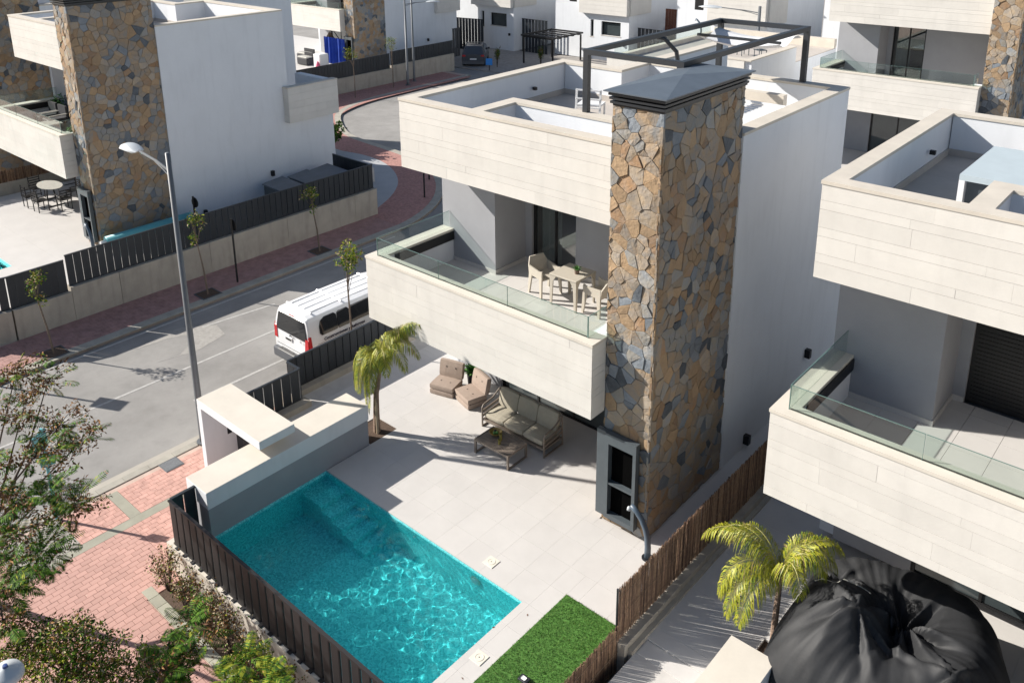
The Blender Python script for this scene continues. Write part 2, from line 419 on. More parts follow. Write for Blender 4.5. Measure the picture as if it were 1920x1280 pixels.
# lower band / balcony
lb = part('balcony_band', PLASTER, V, (-7.43, -.4, 2.452, -1.06, -.12, 3.97), (-7.43, -.12, 2.452, -7.1, 2.088, 3.97), (-1.4, -.12, 2.452, -1.08, .6, 3.97))
RL = [.16, .29, .15, .29, .15, .29, .188]
planks(lb, lambda u, v, d: (-7.45+u, -.4-d, 2.452+v), 6.41, RL, CLAD, rg)
planks(lb, lambda u, v, d: (-1.06+d, -.42+u, 2.452+v), .44, RL, CLAD, rg)
planks(lb, lambda u, v, d: (-7.43-d, 2.09-u, 2.452+v), 2.5, RL, CLAD, rg)
for q in ((-7.465, -.435, -1.025, -.08), (-7.465, -.08, -7.085, 2.088), (-1.42, -.08, -1.025, .03)): part('balcony_coping', CREAM, V, (q[0], q[1], 3.97, q[2], q[3], 4.03))
part('balcony_gutter', BLACK, V, (-7.1, .15, 3.75, -7.06, 2.08, 3.965))
part('balcony_slab', GREYPL, V, (-7.1, -.12, 2.46, -1.4, 3.2, 3.16), (-1.4, .6, 2.46, -1.04, 3.2, 3.16))
mb = MB()
for i in range(10):
    for j in range(6):
        x0 = -7.1+i*.6; y0 = -.12+j*.6; x1 = min(x0+.594, -1.04); y1 = min(y0+.594, 3.2)
        mb.box(x0, y0, 3.16, x1, y1, 3.2)
mb.build('balcony_tiles', TILE, V, kind='stuff')
part('balcony_skirting', TILE, V, (-7.449, 2.07, 3.2, -5.68, 2.089, 3.3), (-5.70, 2.09, 3.2, -5.68, 3.2, 3.3), (-5.68, 3.18, 3.2, -5.5, 3.2, 3.3), (-4.15, 3.18, 3.2, -1.04, 3.2, 3.3))
for q in ((-7.22, -5.225), (-5.215, -3.255), (-3.245, -1.27)):
    o = part('glass_panel', GLASS, V, (q[0], -.256, 4.03, q[1], -.244, 4.46))
    part('glass_rim', GLEDGE, o, (q[0], -.257, 4.46, q[1], -.243, 4.466), (q[1]-.006, -.257, 4.03, q[1], -.243, 4.46))
o = part('glass_panel', GLASS, V, (-7.226, -.24, 4.03, -7.214, 2.08, 4.46)); part('glass_rim', GLEDGE, o, (-7.227, -.24, 4.46, -7.213, 2.08, 4.466), (-7.227, -.258, 4.03, -7.213, -.242, 4.466))
o = part('glass_panel', GLASS, V, (-1.266, -.24, 4.03, -1.254, .3, 4.46)); part('glass_rim', GLEDGE, o, (-1.267, -.24, 4.46, -1.253, .3, 4.466), (-1.267, -.258, 4.03, -1.253, -.242, 4.466))
part('glass_channel', BLACK, V, (-7.2, -.243, 4.03, -1.28, -.225, 4.045))
# north-east box balcony
nb = part('box_balcony', PLASTER, V, (.02, 8.0, 2.98, .33, 10.46, 4.40), (-2.2, 10.15, 2.98, .02, 10.46, 4.4), (-2.2, 8.25, 2.9, .02, 10.15, 3.2))
RB = [.28, .3, .28, .3, .26]
planks(nb, lambda u, v, d: (.33+d, 7.99+u, 2.98+v), 2.48, RB, CLAD, rg)
planks(nb, lambda u, v, d: (.01+u, 8.0-d, 2.98+v), .33, RB, CLAD, rg)
part('box_coping', COPE, nb, (.0, 7.97, 4.40, .36, 10.48, 4.45))
# cabinet
cab = part('barbecue_frame', ANTH2, V, (-1.11, -.10, .2, -.905, .0, 2.1), (-.9, -.13, .2, -.82, -.0, 2.1), (-.27, -.13, .2, -.2, .0, 2.1), (-.82, -.13, 1.88, -.27, .0, 2.1), (-.82, -.13, .2, -.27, .0, .3))
part('shelf', ANTH2, cab, (-.82, -.12, .98, -.27, .3, 1.02)); part('firebox', mat('firebox_shade_black', (.004, .004, .004), 1.0, spec=0.0), cab, (-.82, .0, .3, -.27, .04, 1.88))  # near-black panel stands in for the deep shade inside the opening
def wall_lamp(x, y, z, par, d=1): return part('wall_lamp', BLACK, par, (x, y-.06, z-.11, x+.13*d, y+.06, z+.11))
wall_lamp(0, 7.15, 1.02, V); wall_lamp(0, 4.04, .2, V)
part('terrace_spotlight', BLACK, V, (-7.13, 5.2, 6.98, -7.03, 5.28, 7.06))
# ---- copies of the villa
villaW = dup(villa, (-22.32, -.27, .11), label='white villa across the street on the left, its blank side wall facing the road', group='villas of one design with rubble stone chimneys')
villaE = dup(villa, (9.84, .05, .10), label='white villa cut by the right edge, with a white box on its roof terrace')
villaWW = dup(villa, (-32.16, -.3, .1), label='villa of which only a strip of stone chimney shows at the top left corner')
villaN = dup(villa, (.2, 24.35, .67), label='white villa at the top right whose balcony and dark windows face the camera')
villaNW = dup(villa, (-42.03, 27.33, .03), label='white villa behind the far road with a blue draped terrace under its balcony')
b = MB()
for k in range(30): b.box(-5.44, 3.262, 3.24+k*.077, -4.21, 3.275, 3.24+k*.077+.07)
b.build('roller_shutter', BLACK, villaE, kind='stuff')
# ================================================================= GROUND OF THE PLOTS
def rect_diff(r, holes):
    out = [r]
    for h in holes:
        nx = []
        for a in out:
            x0, y0, x1, y1 = a
            if h[0] >= x1-1e-6 or h[2] <= x0+1e-6 or h[1] >= y1-1e-6 or h[3] <= y0+1e-6: nx.append(a); continue
            if h[0] > x0: nx.append((x0, y0, h[0], y1)); x0 = h[0]
            if h[2] < x1: nx.append((h[2], y0, x1, y1)); x1 = h[2]
            if h[1] > y0: nx.append((x0, y0, x1, h[1]))
            if h[3] < y1: nx.append((x0, h[3], x1, y1))
        out = nx
    return [q for q in out if q[2]-q[0] > .02 and q[3]-q[1] > .02]
def tiled(parent, x0, y0, x1, y1, z, t, ox, oy, holes, m, name='tile', sx=.6, sy=.6, g=.0011, joined=False):
    i0 = math.floor((x0-ox)/sx); i1 = math.ceil((x1-ox)/sx); j0 = math.floor((y0-oy)/sy); j1 = math.ceil((y1-oy)/sy)
    J = MB()
    for i in range(i0, i1):
        for j in range(j0, j1):
            r = (max(x0, ox+i*sx), max(y0, oy+j*sy), min(x1, ox+(i+1)*sx), min(y1, oy+(j+1)*sy))
            if r[2]-r[0] < .02 or r[3]-r[1] < .02: continue
            mb = J if joined else MB()
            for q in rect_diff(r, holes): mb.box(q[0]+g, q[1]+g, z-t, q[2]-g, q[3]-g, z)
            if not joined and mb.v: mb.build(name, m, parent)
    if joined: J.build(name, m, parent, kind='stuff')
def plot(name, rects, z, holes, m=JOINT, zb=-1.1):
    b = MB()
    for r in rects:
        for q in rect_diff(r, holes): b.box(q[0], q[1], zb, q[2], q[3], z)
    return b.build(name, m, kind='structure')
POOL = (-6.42, -5.75, -.83, -2.67)
PW = (-7.16, -5.42, -6.44, -1.45)
SOILR = (-7.16, -1.43, -6.42, -.62)
pat = plot('patio', [(-8.98, -1.5, .86, 13), (-8.98, -3.3, -6.4, -1.5), (-6.86, -5.96, .86, -1.5)], -.02, [(-6.525, -5.855, -.725, -2.565), SOILR])
tiled(pat, -8.7, -1.45, .86, 2.35, 0, .02, -3.69, -1.45, [SOILR, PW, (-1.06, -.02, .02, 2.95)], TILE)
tiled(pat, -8.7, -3.2, -7.18, -1.45, 0, .02, -3.69, -1.45, [PW], TILE)
tiled(pat, -6.42, -5.94, .86, -1.45, 0, .02, -3.69, -1.45, [POOL, (-.34, -5.94, .86, -2.03)], TILE)
tiled(pat, .0, 2.35, .86, 12.5, 0, .02, -.09, -1.45, [(0, 2.3, .03, 3)], TILE, 'side_passage_tiles', joined=True)
tiled(pat, -8.7, 2.35, -7.47, 12.5, 0, .02, -3.69, -1.45, [], TILE, 'west_passage_tiles', joined=True)
# pool
pool = part('pool_basin', MOS, None, (-6.52, -5.85, -1.3, -.73, -2.57, -1.15), (-6.52, -5.85, -1.15, -6.42, -2.57, -.022), (-.83, -5.85, -1.15, -.73, -2.57, -.022), (-6.42, -5.85, -1.15, -.83, -5.75, -.022), (-6.42, -2.67, -1.15, -.83, -2.57, -.022))
tag(pool, kind='structure')
for k in range(5): part('pool_step', MOS, pool, (-6.419-.0 if k == 0 else -5.749+(k-1)*.34, -3.34, -1.149, -5.75+k*.34, -2.671, -.28-k*.17))
from mathutils import noise
mb = MB(); nx, ny = 400, 220
wx0, wy0, wx1, wy1 = -6.42, -5.75, -.83, -2.67
def wz(x, y):
    r1 = math.hypot(x+1.75, y+4.55); v = Vector((x, y, 0))
    q = noise.noise(v*3.0)*.5+noise.noise(v*6.5+Vector((7, 3, 0)))*.56+noise.noise(v*12+Vector((1, 9, 0)))*.08
    return -.075+.011*q+.0028*math.sin(r1*17)*math.exp(-r1*1.1)
for j in range(ny+1):
    for i in range(nx+1):
        x = wx0+(wx1-wx0)*i/nx; y = wy0+(wy1-wy0)*j/ny; mb.v.append((x, y, wz(x, y)))
for j in range(ny):
    for i in range(nx): mb.f.append((j*(nx+1)+i, j*(nx+1)+i+1, (j+1)*(nx+1)+i+1, (j+1)*(nx+1)+i)); mb.m.append(0)
wo = mb.build('pool_water', WATER, kind='structure', smooth=True)
wo.cycles.is_caustics_caster = True; pool.cycles.is_caustics_receiver = True
for o in KIDS.get(pool, []): o.cycles.is_caustics_receiver = True
sd.cycles.is_caustics_light = True
WHT = mat('white_enamel', (.78, .78, .77), .35, .02, 4)
LIDM = mat('ivory_plastic', (.72, .68, .58), .5, .05, 5)
def lid(x, y, lab):
    t = thing('skimmer_lid', lab, 'drain cover', (x, y, 0), 0, 'skimmer lids set in the pool edge')
    MB().rbox(-.12, -.12, .0, .12, .12, .012, .004, 1).build('plate', LIDM, t)
    MB().lathe([(.08, .012), (.08, .017), (.065, .018), (.062, .014), (.0, .014)], n=20).build('round_cover', LIDM, t)
    MB().lathe([(.012, .014), (.0, .02)], n=8).build('screw', BLACK, t)
lid(-1.88, -2.33, 'square ivory skimmer lid beside the long edge of the pool, below the barbecue')
lid(-.59, -4.04, 'square ivory skimmer lid between the pool and the green turf')
pl = thing('pool_light', 'round white underwater lamp on the wall of the pool', 'pool light', (-1.95, -2.69, -.3))
MB().lathe([(.0, .05), (.07, .045), (.085, .02), (.09, 0)], n=20).xf(Matrix.Rotation(rad(90), 4, 'X')).build('lens', WHT, pl)
MB().lathe([(.085, .02), (.115, .015), (.12, 0)], n=20).xf(Matrix.Rotation(rad(90), 4, 'X')).build('rim', LIDM, pl)
for k, x in enumerate((-3.6, -5.0)):
    t = thing('pool_nozzle', ('small chrome inlet in the sunlit part of the pool wall', 'small inlet in the shaded part of the pool wall by the steps')[k], 'nozzle', (x, -2.69, -.2))
    MB().lathe([(.03, 0), (.03, .02), (.012, .03), (.0, .03)], n=12).xf(Matrix.Rotation(rad(90), 4, 'X')).build('ring', WHT, t)
# pool wall
t = thing('pool_wall', 'thick white garden wall with cream top along the shaded end of the pool', 'wall', (-6.8, -3.4, 0))
def rel(o, t): o.location = -Vector(t.location); return o
rel(part('lower_wall', GREYPL, t, (-7.16, -5.42, -.9, -6.44, -1.45, .64)), t)
rel(MB().rbox(-7.18, -5.44, .64, -6.42, -1.43, 1.015, .008, 1).build('upper_wall', PLASTER, t), t)
rel(part('wall_top', CREAM, t, (-7.175, -5.435, 1.015, -6.425, -1.435, 1.022)), t)
t = thing('gate_canopy', 'white L-shaped concrete canopy with cream top over the street gate', 'canopy', (-8.85, -3.7, -.6))
rel(MB().rbox(-8.92, -4.16, 1.26, -6.5, -3.31, 1.445, .006, 1).build('roof_slab', PLASTER, t), t)
rel(part('slab_top', CREAM, t, (-8.915, -4.155, 1.445, -6.505, -3.315, 1.452)), t)
rel(part('pier', PLASTER, t, (-8.92, -4.16, -.6, -8.77, -3.31, 1.26)), t)
rel(part('support_post', BLACK, t, (-6.95, -3.75, 1.022, -6.88, -3.68, 1.26)), t)
rel(part('video_intercom', ANTH, t, (-8.77, -3.6, .35, -8.75, -3.5, .55)), t)

# slat fences
SLM = mat('anthracite_slat', (.022, .027, .033), .45, .15, 5, rnd=.12)
SLB = mat('dark_brown_slat', (.017, .0155, .0165), .6, .15, 5, rnd=.12)
slat_cache = {}
def slat_fence(p0, p1, z0, z1, label, m=SLM, ang=4, sp=.24, wd=.232, group=None, posts=True, cat='fence', name='slat_fence'):
    p0, p1 = Vector((*p0, 0)), Vector((*p1, 0)); L = (p1-p0).length; az = math.atan2(p1.y-p0.y, p1.x-p0.x)
    t = thing(name, label, cat, (p0.x, p0.y, z0), az, group)
    h = z1-z0; key = (round(h, 2), m.name, ang, wd)
    if key not in slat_cache:
        b = MB(); c, s_ = math.cos(rad(ang)), math.sin(rad(ang))
        pr = [(-wd/2, -.014), (-wd/2+.02, -.02), (wd/2-.02, -.02), (wd/2, -.014), (wd/2, .014), (wd/2-.02, .006), (-wd/2+.02, .006), (-wd/2, .014)]
        b.prism([(x*c-y*s_, x*s_+y*c) for x, y in pr], .03, h-.035); slat_cache[key] = b.mesh('slat', m)
    n = max(1, int(L/sp)); step = L/n
    for k in range(n): link('slat', slat_cache[key], t, ((k+.5)*step, 0, 0))
    part('top_rail', m, t, (0, -.03, h-.035, L, .03, h)); part('bottom_rail', m, t, (0, -.025, 0, L, .025, .03))
    return t
slat_fence((-6.84, -5.98), (.8, -5.98), .0, 1.0, 'dark slat fence along the long side of the pool above the planted bed', SLB, ang=3, wd=.19)
slat_fence((-6.84, -5.44), (-6.84, -5.95), .0, 1.0, 'short dark slat fence return between the pool wall and the corner', SLM, ang=0)
slat_fence((-8.94, -3.25), (-8.94, -1.5), .16, 1.0, 'slat fence run right beside the gate canopy', posts=False)
slat_fence((-8.94, -1.47), (-9.44, -1.47), .16, 1.0, 'short slat fence jog between the two street runs, behind the van')
slat_fence((-9.47, -1.44), (-9.47, 12.3), .16, 1.0, 'long slat fence run between the palm garden and the white van')
slat_fence((-8.77, -3.35), (-7.2, -3.35), -.55, 1.0, 'dark slatted entrance gate under the white canopy', SLM, name='slatted_gate', cat='gate', ang=20)
t = thing('boundary_wall', 'cream rendered low wall under the dark pool fence, beside the planted bed', 'wall', (-3, -6, -.6))
rel(part('wall', CREAM, t, (-7.0, -6.07, -.9, .86, -5.961, .0), (-7.0, -5.96, -.9, -6.87, -5.45, .0)), t)
for k in range(27): rel(part('rail_bracket', SLB, t, (-6.7+k*.28, -6.06, .0, -6.62+k*.28, -5.93, .02)), t)
t = thing('kerb_wall', 'low beige kerb wall under the street fence', 'wall', (-9, -2, -.6))
rel(part('plinth', CONC, t, (-9.05, -3.3, -.9, -8.70, -1.36, .155), (-9.6, -1.36, -.9, -9.25, 12.4, .155), (-9.6, -1.6, -.9, -9.05, -1.36, .155)), t)
part('garden_fill', JOINT, None, (-9.26, -1.36, -.9, -8.7, 13, -.003), kind='structure')
# turf
TURF = [mat('turf_blade_green', (.075, .19, .03), .6, .2, 9), mat('turf_blade_light', (.15, .29, .05), .6, .2, 9), mat('turf_blade_straw', (.22, .26, .07), .7, .2, 9)]
tb = part('turf_base', TURF[0], None, (-.33, -5.9, .0, .84, -2.04, .012)); tag(tb, kind='structure')
b = MB(); rg2 = random.Random(3)
for k in range(26000):
    x, y = rg2.uniform(-.335, .85), rg2.uniform(-5.9, -2.03); a = rg2.uniform(0, 6.28); s_ = .004; h = rg2.uniform(.018, .034)
    dx, dy = rg2.uniform(-.015, .015), rg2.uniform(-.015, .015)
    b.face([(x-s_*math.cos(a), y-s_*math.sin(a), .01), (x+s_*math.cos(a), y+s_*math.sin(a), .01), (x+dx, y+dy, .01+h)], 0 if rg2.random() < .62 else (1 if rg2.random() < .85 else 2))
tag(b.build('artificial_turf', TURF), 'strip of bright green artificial turf beside the pool', 'artificial grass', kind='stuff')
t = thing('solar_lamp', 'small solar garden lamp on the turf at the bottom edge', 'lamp', (.27, -3.92, .03))
MB().rbox(-.09, -.07, .03, .09, .07, .06, .02, 2).build('body', ANTH, t)
MB().rbox(-.05, -.035, .061, .04, .03, .066, .01, 1).build('panel', WHT, t)
# reed fences
REED = [mat('reed_brown', (.17, .10, .065), .8, .3, 12), mat('reed_light', (.30, .19, .115), .8, .3, 12), mat('reed_dark', (.07, .038, .025), .8, .3, 12)]
def reed(y0, y1, x, z0, z1, label, seed):
    g_ = random.Random(seed); t = thing('reed_fence', label, 'reed fence', (x, y0, z0))
    b = MB(); y = 0; L = y1-y0
    while y < L:
        for lay in (0, 1):
            xx = (lay-.5)*.022+g_.uniform(-.006, .006); r_ = g_.uniform(.004, .008); h = (z1-z0)+g_.uniform(-.04, .035); ln = g_.uniform(-.02, .02)
            b.tube([(xx, y+g_.uniform(-.004, .004), g_.uniform(-.05, .03)), (xx, y+ln, h)], r_, 4, g_.choice((0, 0, 1, 1, 1, 2)))
        y += .0105
    b.build('reed_screen', REED, t, kind='stuff')
    for k in range(3):
        z = .12+k*(z1-z0-.25)/2
        MB().tube([(.03, 0, z), (.03, L, z)], .003, 4).build('wire', mat('wire', (.2, .15, .1), .5), t)
    k = 0
    while k < L: MB().tube([(-.03, k, -.1), (-.03, k, z1-z0)], .02, 6).build('post', ANTH, t); k += 1.9
    return t
rf = reed(-2.27, 6.5, .92, .02, 1.04, 'brown reed fence screening the patio from the passage of the right villa', 5)
reed(-5.95, -2.29, .92, -.65, .30, 'lower brown reed fence beside the green turf', 6)
c = dup(rf, (-31.24, -2.4, .1), label='brown reed fence in shadow under the balcony of the left villa')
t = thing('retaining_wall', 'grey concrete base wall under the reed fence', 'wall', (1, -2, -.5))
rel(part('upper_step', CONC, t, (.868, -2.3, -.9, 1.08, 12.5, .0)), t); rel(part('lower_step', CONC, t, (.868, -6.1, -.9, 1.2, -2.302, -.62), (1.082, -2.2, -.9, 1.17, 12.5, -.12)), t)
# right plot
py = plot('neighbour_yard', [(1.17, -1.75, 12.5, 13), (1.17, -6.1, 12.5, -1.75)], -.2, [(2.68, -1.35, 3.5, -.45)])
tiled(py, 1.17, -1.75, 12.5, 12.5, -.17, .03, 1.2, -1.45, [(2.68, -1.35, 3.5, -.45)], TILE, 'yard_tiles', 1.2, 1.2, joined=True)
part('yard_step', TILE, py, (1.2, -2.1, -.35, 2.6, -1.78, -.19))
soil = part('planting_soil', SOIL, None, (2.68, -1.35, -.6, 3.5, -.45, -.22), (-7.16, -1.43, -.6, -6.42, -.62, -.015)); tag(soil, kind='structure')
t = thing('neighbour_wall', 'white thick wall at the bottom edge with palm shadow on its cream top', 'wall', (3.0, -3, 0))
rel(MB().rbox(2.57, -5.4, -.9, 3.32, -1.54, .66, .008, 1).build('body', PLASTER, t), t); rel(part('wall_top', CREAM, t, (2.575, -5.395, .66, 3.315, -1.545, .668)), t)
# left plots
pw = plot('left_garden', [(-31.1, -6, -19.3, 9.4), (-31.1, 9.4, -22.3, 12.2), (-42, -7, -31.1, 12)], .08, [(-28.74, -6.02, -23.15, -2.94)])
tiled(pw, -31.1, -5.6, -19.3, 2.1, .11, .03, -26.01, -1.7, [(-28.74, -6.02, -23.15, -2.94), (-23.35, -.27, -22.3, 2.7)], TILE, 'garden_tiles', 1.2, 1.2, joined=True)
t = thing('garden_wall', 'grey concrete wall beneath the left villa, in shadow', 'wall', (-31.3, 0, .1)); rel(part('wall', CONC, t, (-31.42, -6, -.3, -31.12, 10, .62)), t)
pb = part('neighbour_pool', MOS, None, (-28.74, -6.0, -.6, -23.15, -2.94, -.5), (-28.8, -6.0, -.5, -28.7, -2.94, .08), (-23.2, -6, -.5, -23.15, -2.94, .08), (-28.7, -3.0, -.5, -23.2, -2.94, .08)); tag(pb, kind='structure')
tag(B(-28.7, -6, -.49, -23.2, -3.0, .0).build('neighbour_pool_water', WATER), kind='structure')
# north plots
tag(B(-9.2, 19.5, -.9, 12, 42, .66).build('north_garden', TILE), kind='structure')

# ================================================================= STREET
def bricks(parent, rects, z, name, m, bx=.13, by=.2, cap=0, seed=1, key=None, along='y'):
    g_ = random.Random(seed); cells = []
    for (x0, y0, x1, y1) in rects:
        nx = max(1, round((x1-x0)/bx)); sx = (x1-x0)/nx
        for i in range(nx):
            y = y0-(by/2 if i % 2 else 0)
            while y < y1:
                a, b_ = max(y, y0), min(y+by, y1)
                if b_-a > .02: cells.append((x0+i*sx, a, x0+(i+1)*sx, b_))
                y += by
    if key: cells.sort(key=key)
    full = {}
    for c_ in cells[:cap]:
        w_, h_ = round(c_[2]-c_[0], 3), round(c_[3]-c_[1], 3)
        if (w_, h_) not in full:
            e = .004; full[w_, h_] = MB().box(e, e, -.03, w_-e, h_-e, 0).mesh(name, m)
        link(name, full[w_, h_], parent, (c_[0], c_[1], z+g_.uniform(-.0015, .0015)))
    J = MB()
    for c_ in cells[cap:]:
        e = .004; dz = g_.uniform(-.0015, .0015); i = len(J.v)
        J.v += [(c_[0]+e, c_[1]+e, z+dz), (c_[2]-e, c_[1]+e, z+dz), (c_[2]-e, c_[3]-e, z+dz), (c_[0]+e, c_[3]-e, z+dz), (c_[0]+e, c_[1]+e, z-.02), (c_[2]-e, c_[1]+e, z-.02), (c_[2]-e, c_[3]-e, z-.02), (c_[0]+e, c_[3]-e, z-.02)]
        for f in ((0,1,2,3),(4,5,1,0),(5,6,2,1),(6,7,3,2),(7,4,0,3)): J.f.append(tuple(i+k for k in f)); J.m.append(0)
    if J.v: J.build(name+'_field', m, parent, kind='stuff')
pv = part('pavement', SAND, None, (-10.3, -16, -.9, -9.05, 20, Z0-.02), (-9.05, -16, -.9, -7.0, -3.3, Z0-.02), (-7.0, -16, -.9, 6, -6.12, Z0-.02)); tag(pv, kind='structure')
kd = lambda c_: math.hypot(c_[0]+4.0, c_[1]+9.0) if (c_[1]-(-7.0) > -(c_[0]+9)*.25-2.4) else 50
PLB = (-6.6, -6.5)
PM2 = mat('red_paver_field', (.55, .32, .265), .85, .22, 5.5, .25, 60)
bricks(pv, [(-8.7, -9.4, -6.55, -6.0), (-6.55, -9.4, -2.4, -6.78)], Z0, 'paver', PAVER, cap=300, key=lambda c_: abs(c_[0]+6.3)*.9+abs(c_[1]+7.0), seed=4)
bricks(pv, [(-8.7, -6.0, -7.02, -3.36), (-10.2, -3.4, -9.62, 11.5), (-10.05, -12, -8.95, -5.92), (-10.05, -5.68, -8.95, -3.4), (-8.7, -12, 1, -9.4)], Z0, 'paver', PM2, seed=5)
bd = part('paver_band', PAVER2, pv, (-8.945, -12, Z0-.02, -8.705, -3.4, Z0-.001), (-10.05, -5.915, Z0-.02, -8.95, -5.685, Z0-.001), kind='stuff')
tag(part('tactile_pavers', KERB, pv, (-10.05, -8.2, Z0-.02, -8.95, -6.95, Z0+.004)), kind='stuff')
for k in range(22): part('edging_block', PAVER2, pv, (-6.8+k*.3, -6.76, -.7, -6.51+k*.3, -6.56, Z0+.012))
for k in range(40):
    y = -12+k*.6; part('kerbstone', KERB, pv, (-10.42, y, -.9, -10.22, y+.592, Z0+.0))
part('gutter', mat('gutter_concrete', (.40, .37, .32), .85, .1, 2, .1, 40), None, (-10.72, -30, -.9, -10.43, 40, ZR+.004), kind='structure')
bed = part('planting_bed', SOIL, None, (-6.5, -6.55, -.9, 1.0, -6.13, Z0+.01)); tag(bed, kind='structure')
t = thing('manhole_cover', 'square grey manhole cover in the red pavement near the gate', 'manhole cover', (-10.0, -4.42, Z0))
MB().rbox(-.2, -.22, 0, .2, .22, .012, .004, 1).build('frame', mat('cast_iron', (.13, .14, .15), .6, .2, 30, .6, 90), t)
part('plate', mat('cast_iron_plate', (.16, .17, .18), .6, .2, 30, .9, 90), t, (-.17, -.19, .012, .17, .19, .016))
# far pavement with curved corner
def flat(poly, z0, z1, name, m, kind='structure'): return tag(MB().prism(poly, z0, z1).build(name, m), kind=kind)
def smooth(p, n_=2):
    for _ in range(n_):
        q = [p[0]]
        for a, b_ in zip(p[:-1], p[1:]): q += [(a[0]*.75+b_[0]*.25, a[1]*.75+b_[1]*.25), (a[0]*.25+b_[0]*.75, a[1]*.25+b_[1]*.75)]
        p = q+[p[-1]]
    return p
outer = [(-16.95, -30), (-16.95, 8.6), (-17.3, 10.6), (-18.3, 12.6), (-20.0, 14.4), (-22.0, 15.6), (-24.5, 16.2), (-27.0, 16.4), (-29.4, 16.6), (-31.4, 17.6), (-33.6, 19.1), (-34.6, 20.6), (-35.3, 22.5), (-35.5, 25.5), (-35.6, 32.5)]
outer = smooth(outer)+[(-60, 32.5), (-60, -30)]
farp = flat(outer, -.9, Z0-.02, 'far_pavement', SAND)
PM3 = mat('far_red_pavers', (.37, .215, .19), .85, .25, 3.5, .25, 30)
bricks(farp, [(-18.98, -9, -17.32, 9.2)], Z0, 'paver', PM3, seed=8, bx=.2, by=.24)
ring = [(-17.35, 9.2), (-17.65, 10.8), (-18.6, 12.5), (-20.2, 14.1), (-22.1, 15.3), (-24.5, 15.85), (-27.0, 16.1), (-29.5, 16.3), (-31.6, 17.3), (-33.4, 18.8), (-34.3, 20.4), (-34.95, 22.6), (-35.1, 25.6), (-35.2, 32)]
ring = smooth(ring)+[(-38, 32), (-38, 20), (-38, 14.4)]
inner = [(-27.4, 14.4), (-25.7, 14.7), (-23.75, 14.35), (-21.62, 13.13), (-20.25, 11.49), (-19.5, 9.92), (-19.1, 9.2)]
inner = smooth(inner)
flat(ring+inner, Z0-.02, Z0, 'corner_pavers', mat('corner_paver_bricks', (.40, .21, .18), .9, .3, 9, .4, 20))
flat(inner[::-1]+[(-31, 14.4), (-31, 9.2)], Z0-.02, Z0+.004, 'concrete_pad', GREYC)
def kerbline(pts, name='kerb'):
    k_ = MB()
    for a, b_ in zip(pts[:-1], pts[1:]):
        a, b_ = Vector((*a, 0)), Vector((*b_, 0)); d = (b_-a).normalized(); n_ = Vector((-d.y, d.x, 0))
        i = len(k_.v)
        for p in (a, b_):
            for (o, z) in ((0, -.8), (.0, Z0+.004), (.36, Z0+.004), (.36, -.8)): k_.v.append((p.x+n_.x*o, p.y+n_.y*o, z))
        for f in ((0,1,5,4),(1,2,6,5),(2,3,7,6)): k_.f.append(tuple(i+q for q in f)); k_.m.append(0)
    return tag(k_.build(name, KERB), kind='structure')
kerbline(outer[:-2])
# road markings
mk = MB()
for (x, y0, y1, w_) in ((-13.87, -30, 9.5, .08), (-16.9+.12, -30, 8.5, .07), (-12.2, -2.6, 9, .09)): mk.box(x-w_/2, y0, ZR, x+w_/2, y1, ZR+.004)
for y in (-.1, ): mk.box(-13.87, 99, ZR, -13.8, 99.01, ZR+.004)
def strip(mb, pts, w_, z0=ZR, z1=ZR+.004):
    for a, b_ in zip(pts[:-1], pts[1:]):
        a, b_ = Vector((*a, 0)), Vector((*b_, 0)); d = (b_-a).normalized(); n_ = Vector((-d.y, d.x, 0))*w_/2
        mb.prism([(a-n_)[:2], (b_-n_)[:2], (b_+n_)[:2], (a+n_)[:2]], z0, z1)
aw = MB(); aw.prism([(-15.99, -2.33), (-15.85, -1.25), (-15.6, -.8), (-15.05, -1.11), (-14.68, -1.65), (-14.79, -2.25), (-14.54, -1.13), (-14.81, -.08), (-15.54, .07), (-16.2, -.73), (-16.23, -1.29)][::-1], ZR, ZR+.0035)
tag(aw.build('worn_arrow_marking', mat('worn_white_paint', (.33, .315, .29), .9, .16, 9)), kind='structure')
strip(mk, [(-15.75, -.3), (-15.4, 2.1)], .07); strip(mk, [(-18.0, 11.9), (-17.55, 11.0)], .08); strip(mk, [(-26.0, 18.5), (-24.9, 18.6)], .1)
tag(mk.build('road_markings', PAINT), kind='structure')

# wall + fence of villaW along the street
def long_wall(name, label, x0, x1, y0, y1, steps, seg=3.2):
    t = thing(name, label, 'wall', ((x0+x1)/2, (y0+y1)/2, Z0))
    y = y0
    while y < y1-.1:
        e = min(y+seg, y1)
        for (a, b_, z) in steps:
            s0, s1 = max(y, a), min(e, b_)
            if s1-s0 > .02: rel(part('wall_panel', CONC, t, (x0, s0+.006, -.9, x1, s1-.006, z)), t)
        y = e
    return t
long_wall('street_wall', 'stained concrete wall along the far pavement, below the left villa', -19.3, -18.98, -4.4, 9.55, ((-4.4, -2.7, .36), (-2.7, 9.55, .5)))
CURV = [(-19.14, -2.75), (-19.14, -4.4), (-19.3, -4.95), (-19.65, -5.35), (-20.35, -5.85), (-21.7, -6.6), (-24.2, -7.6), (-27.5, -8.4)]
cw = thing('curved_wall', 'concrete wall curving away at the left edge of the photo', 'wall', (-20, -6, Z0))
for a_, b_ in zip(CURV[1:-1], CURV[2:]):
    d_ = (Vector(b_)-Vector(a_)).normalized(); n_ = Vector((-d_.y, d_.x))*.16; e_ = d_*.05
    rel(MB().prism([tuple(Vector(a_)-n_), tuple(Vector(a_)+n_), tuple(Vector(b_)+n_+e_), tuple(Vector(b_)-n_+e_)], -.9, .36).build('wall_panel', CONC, cw), cw)
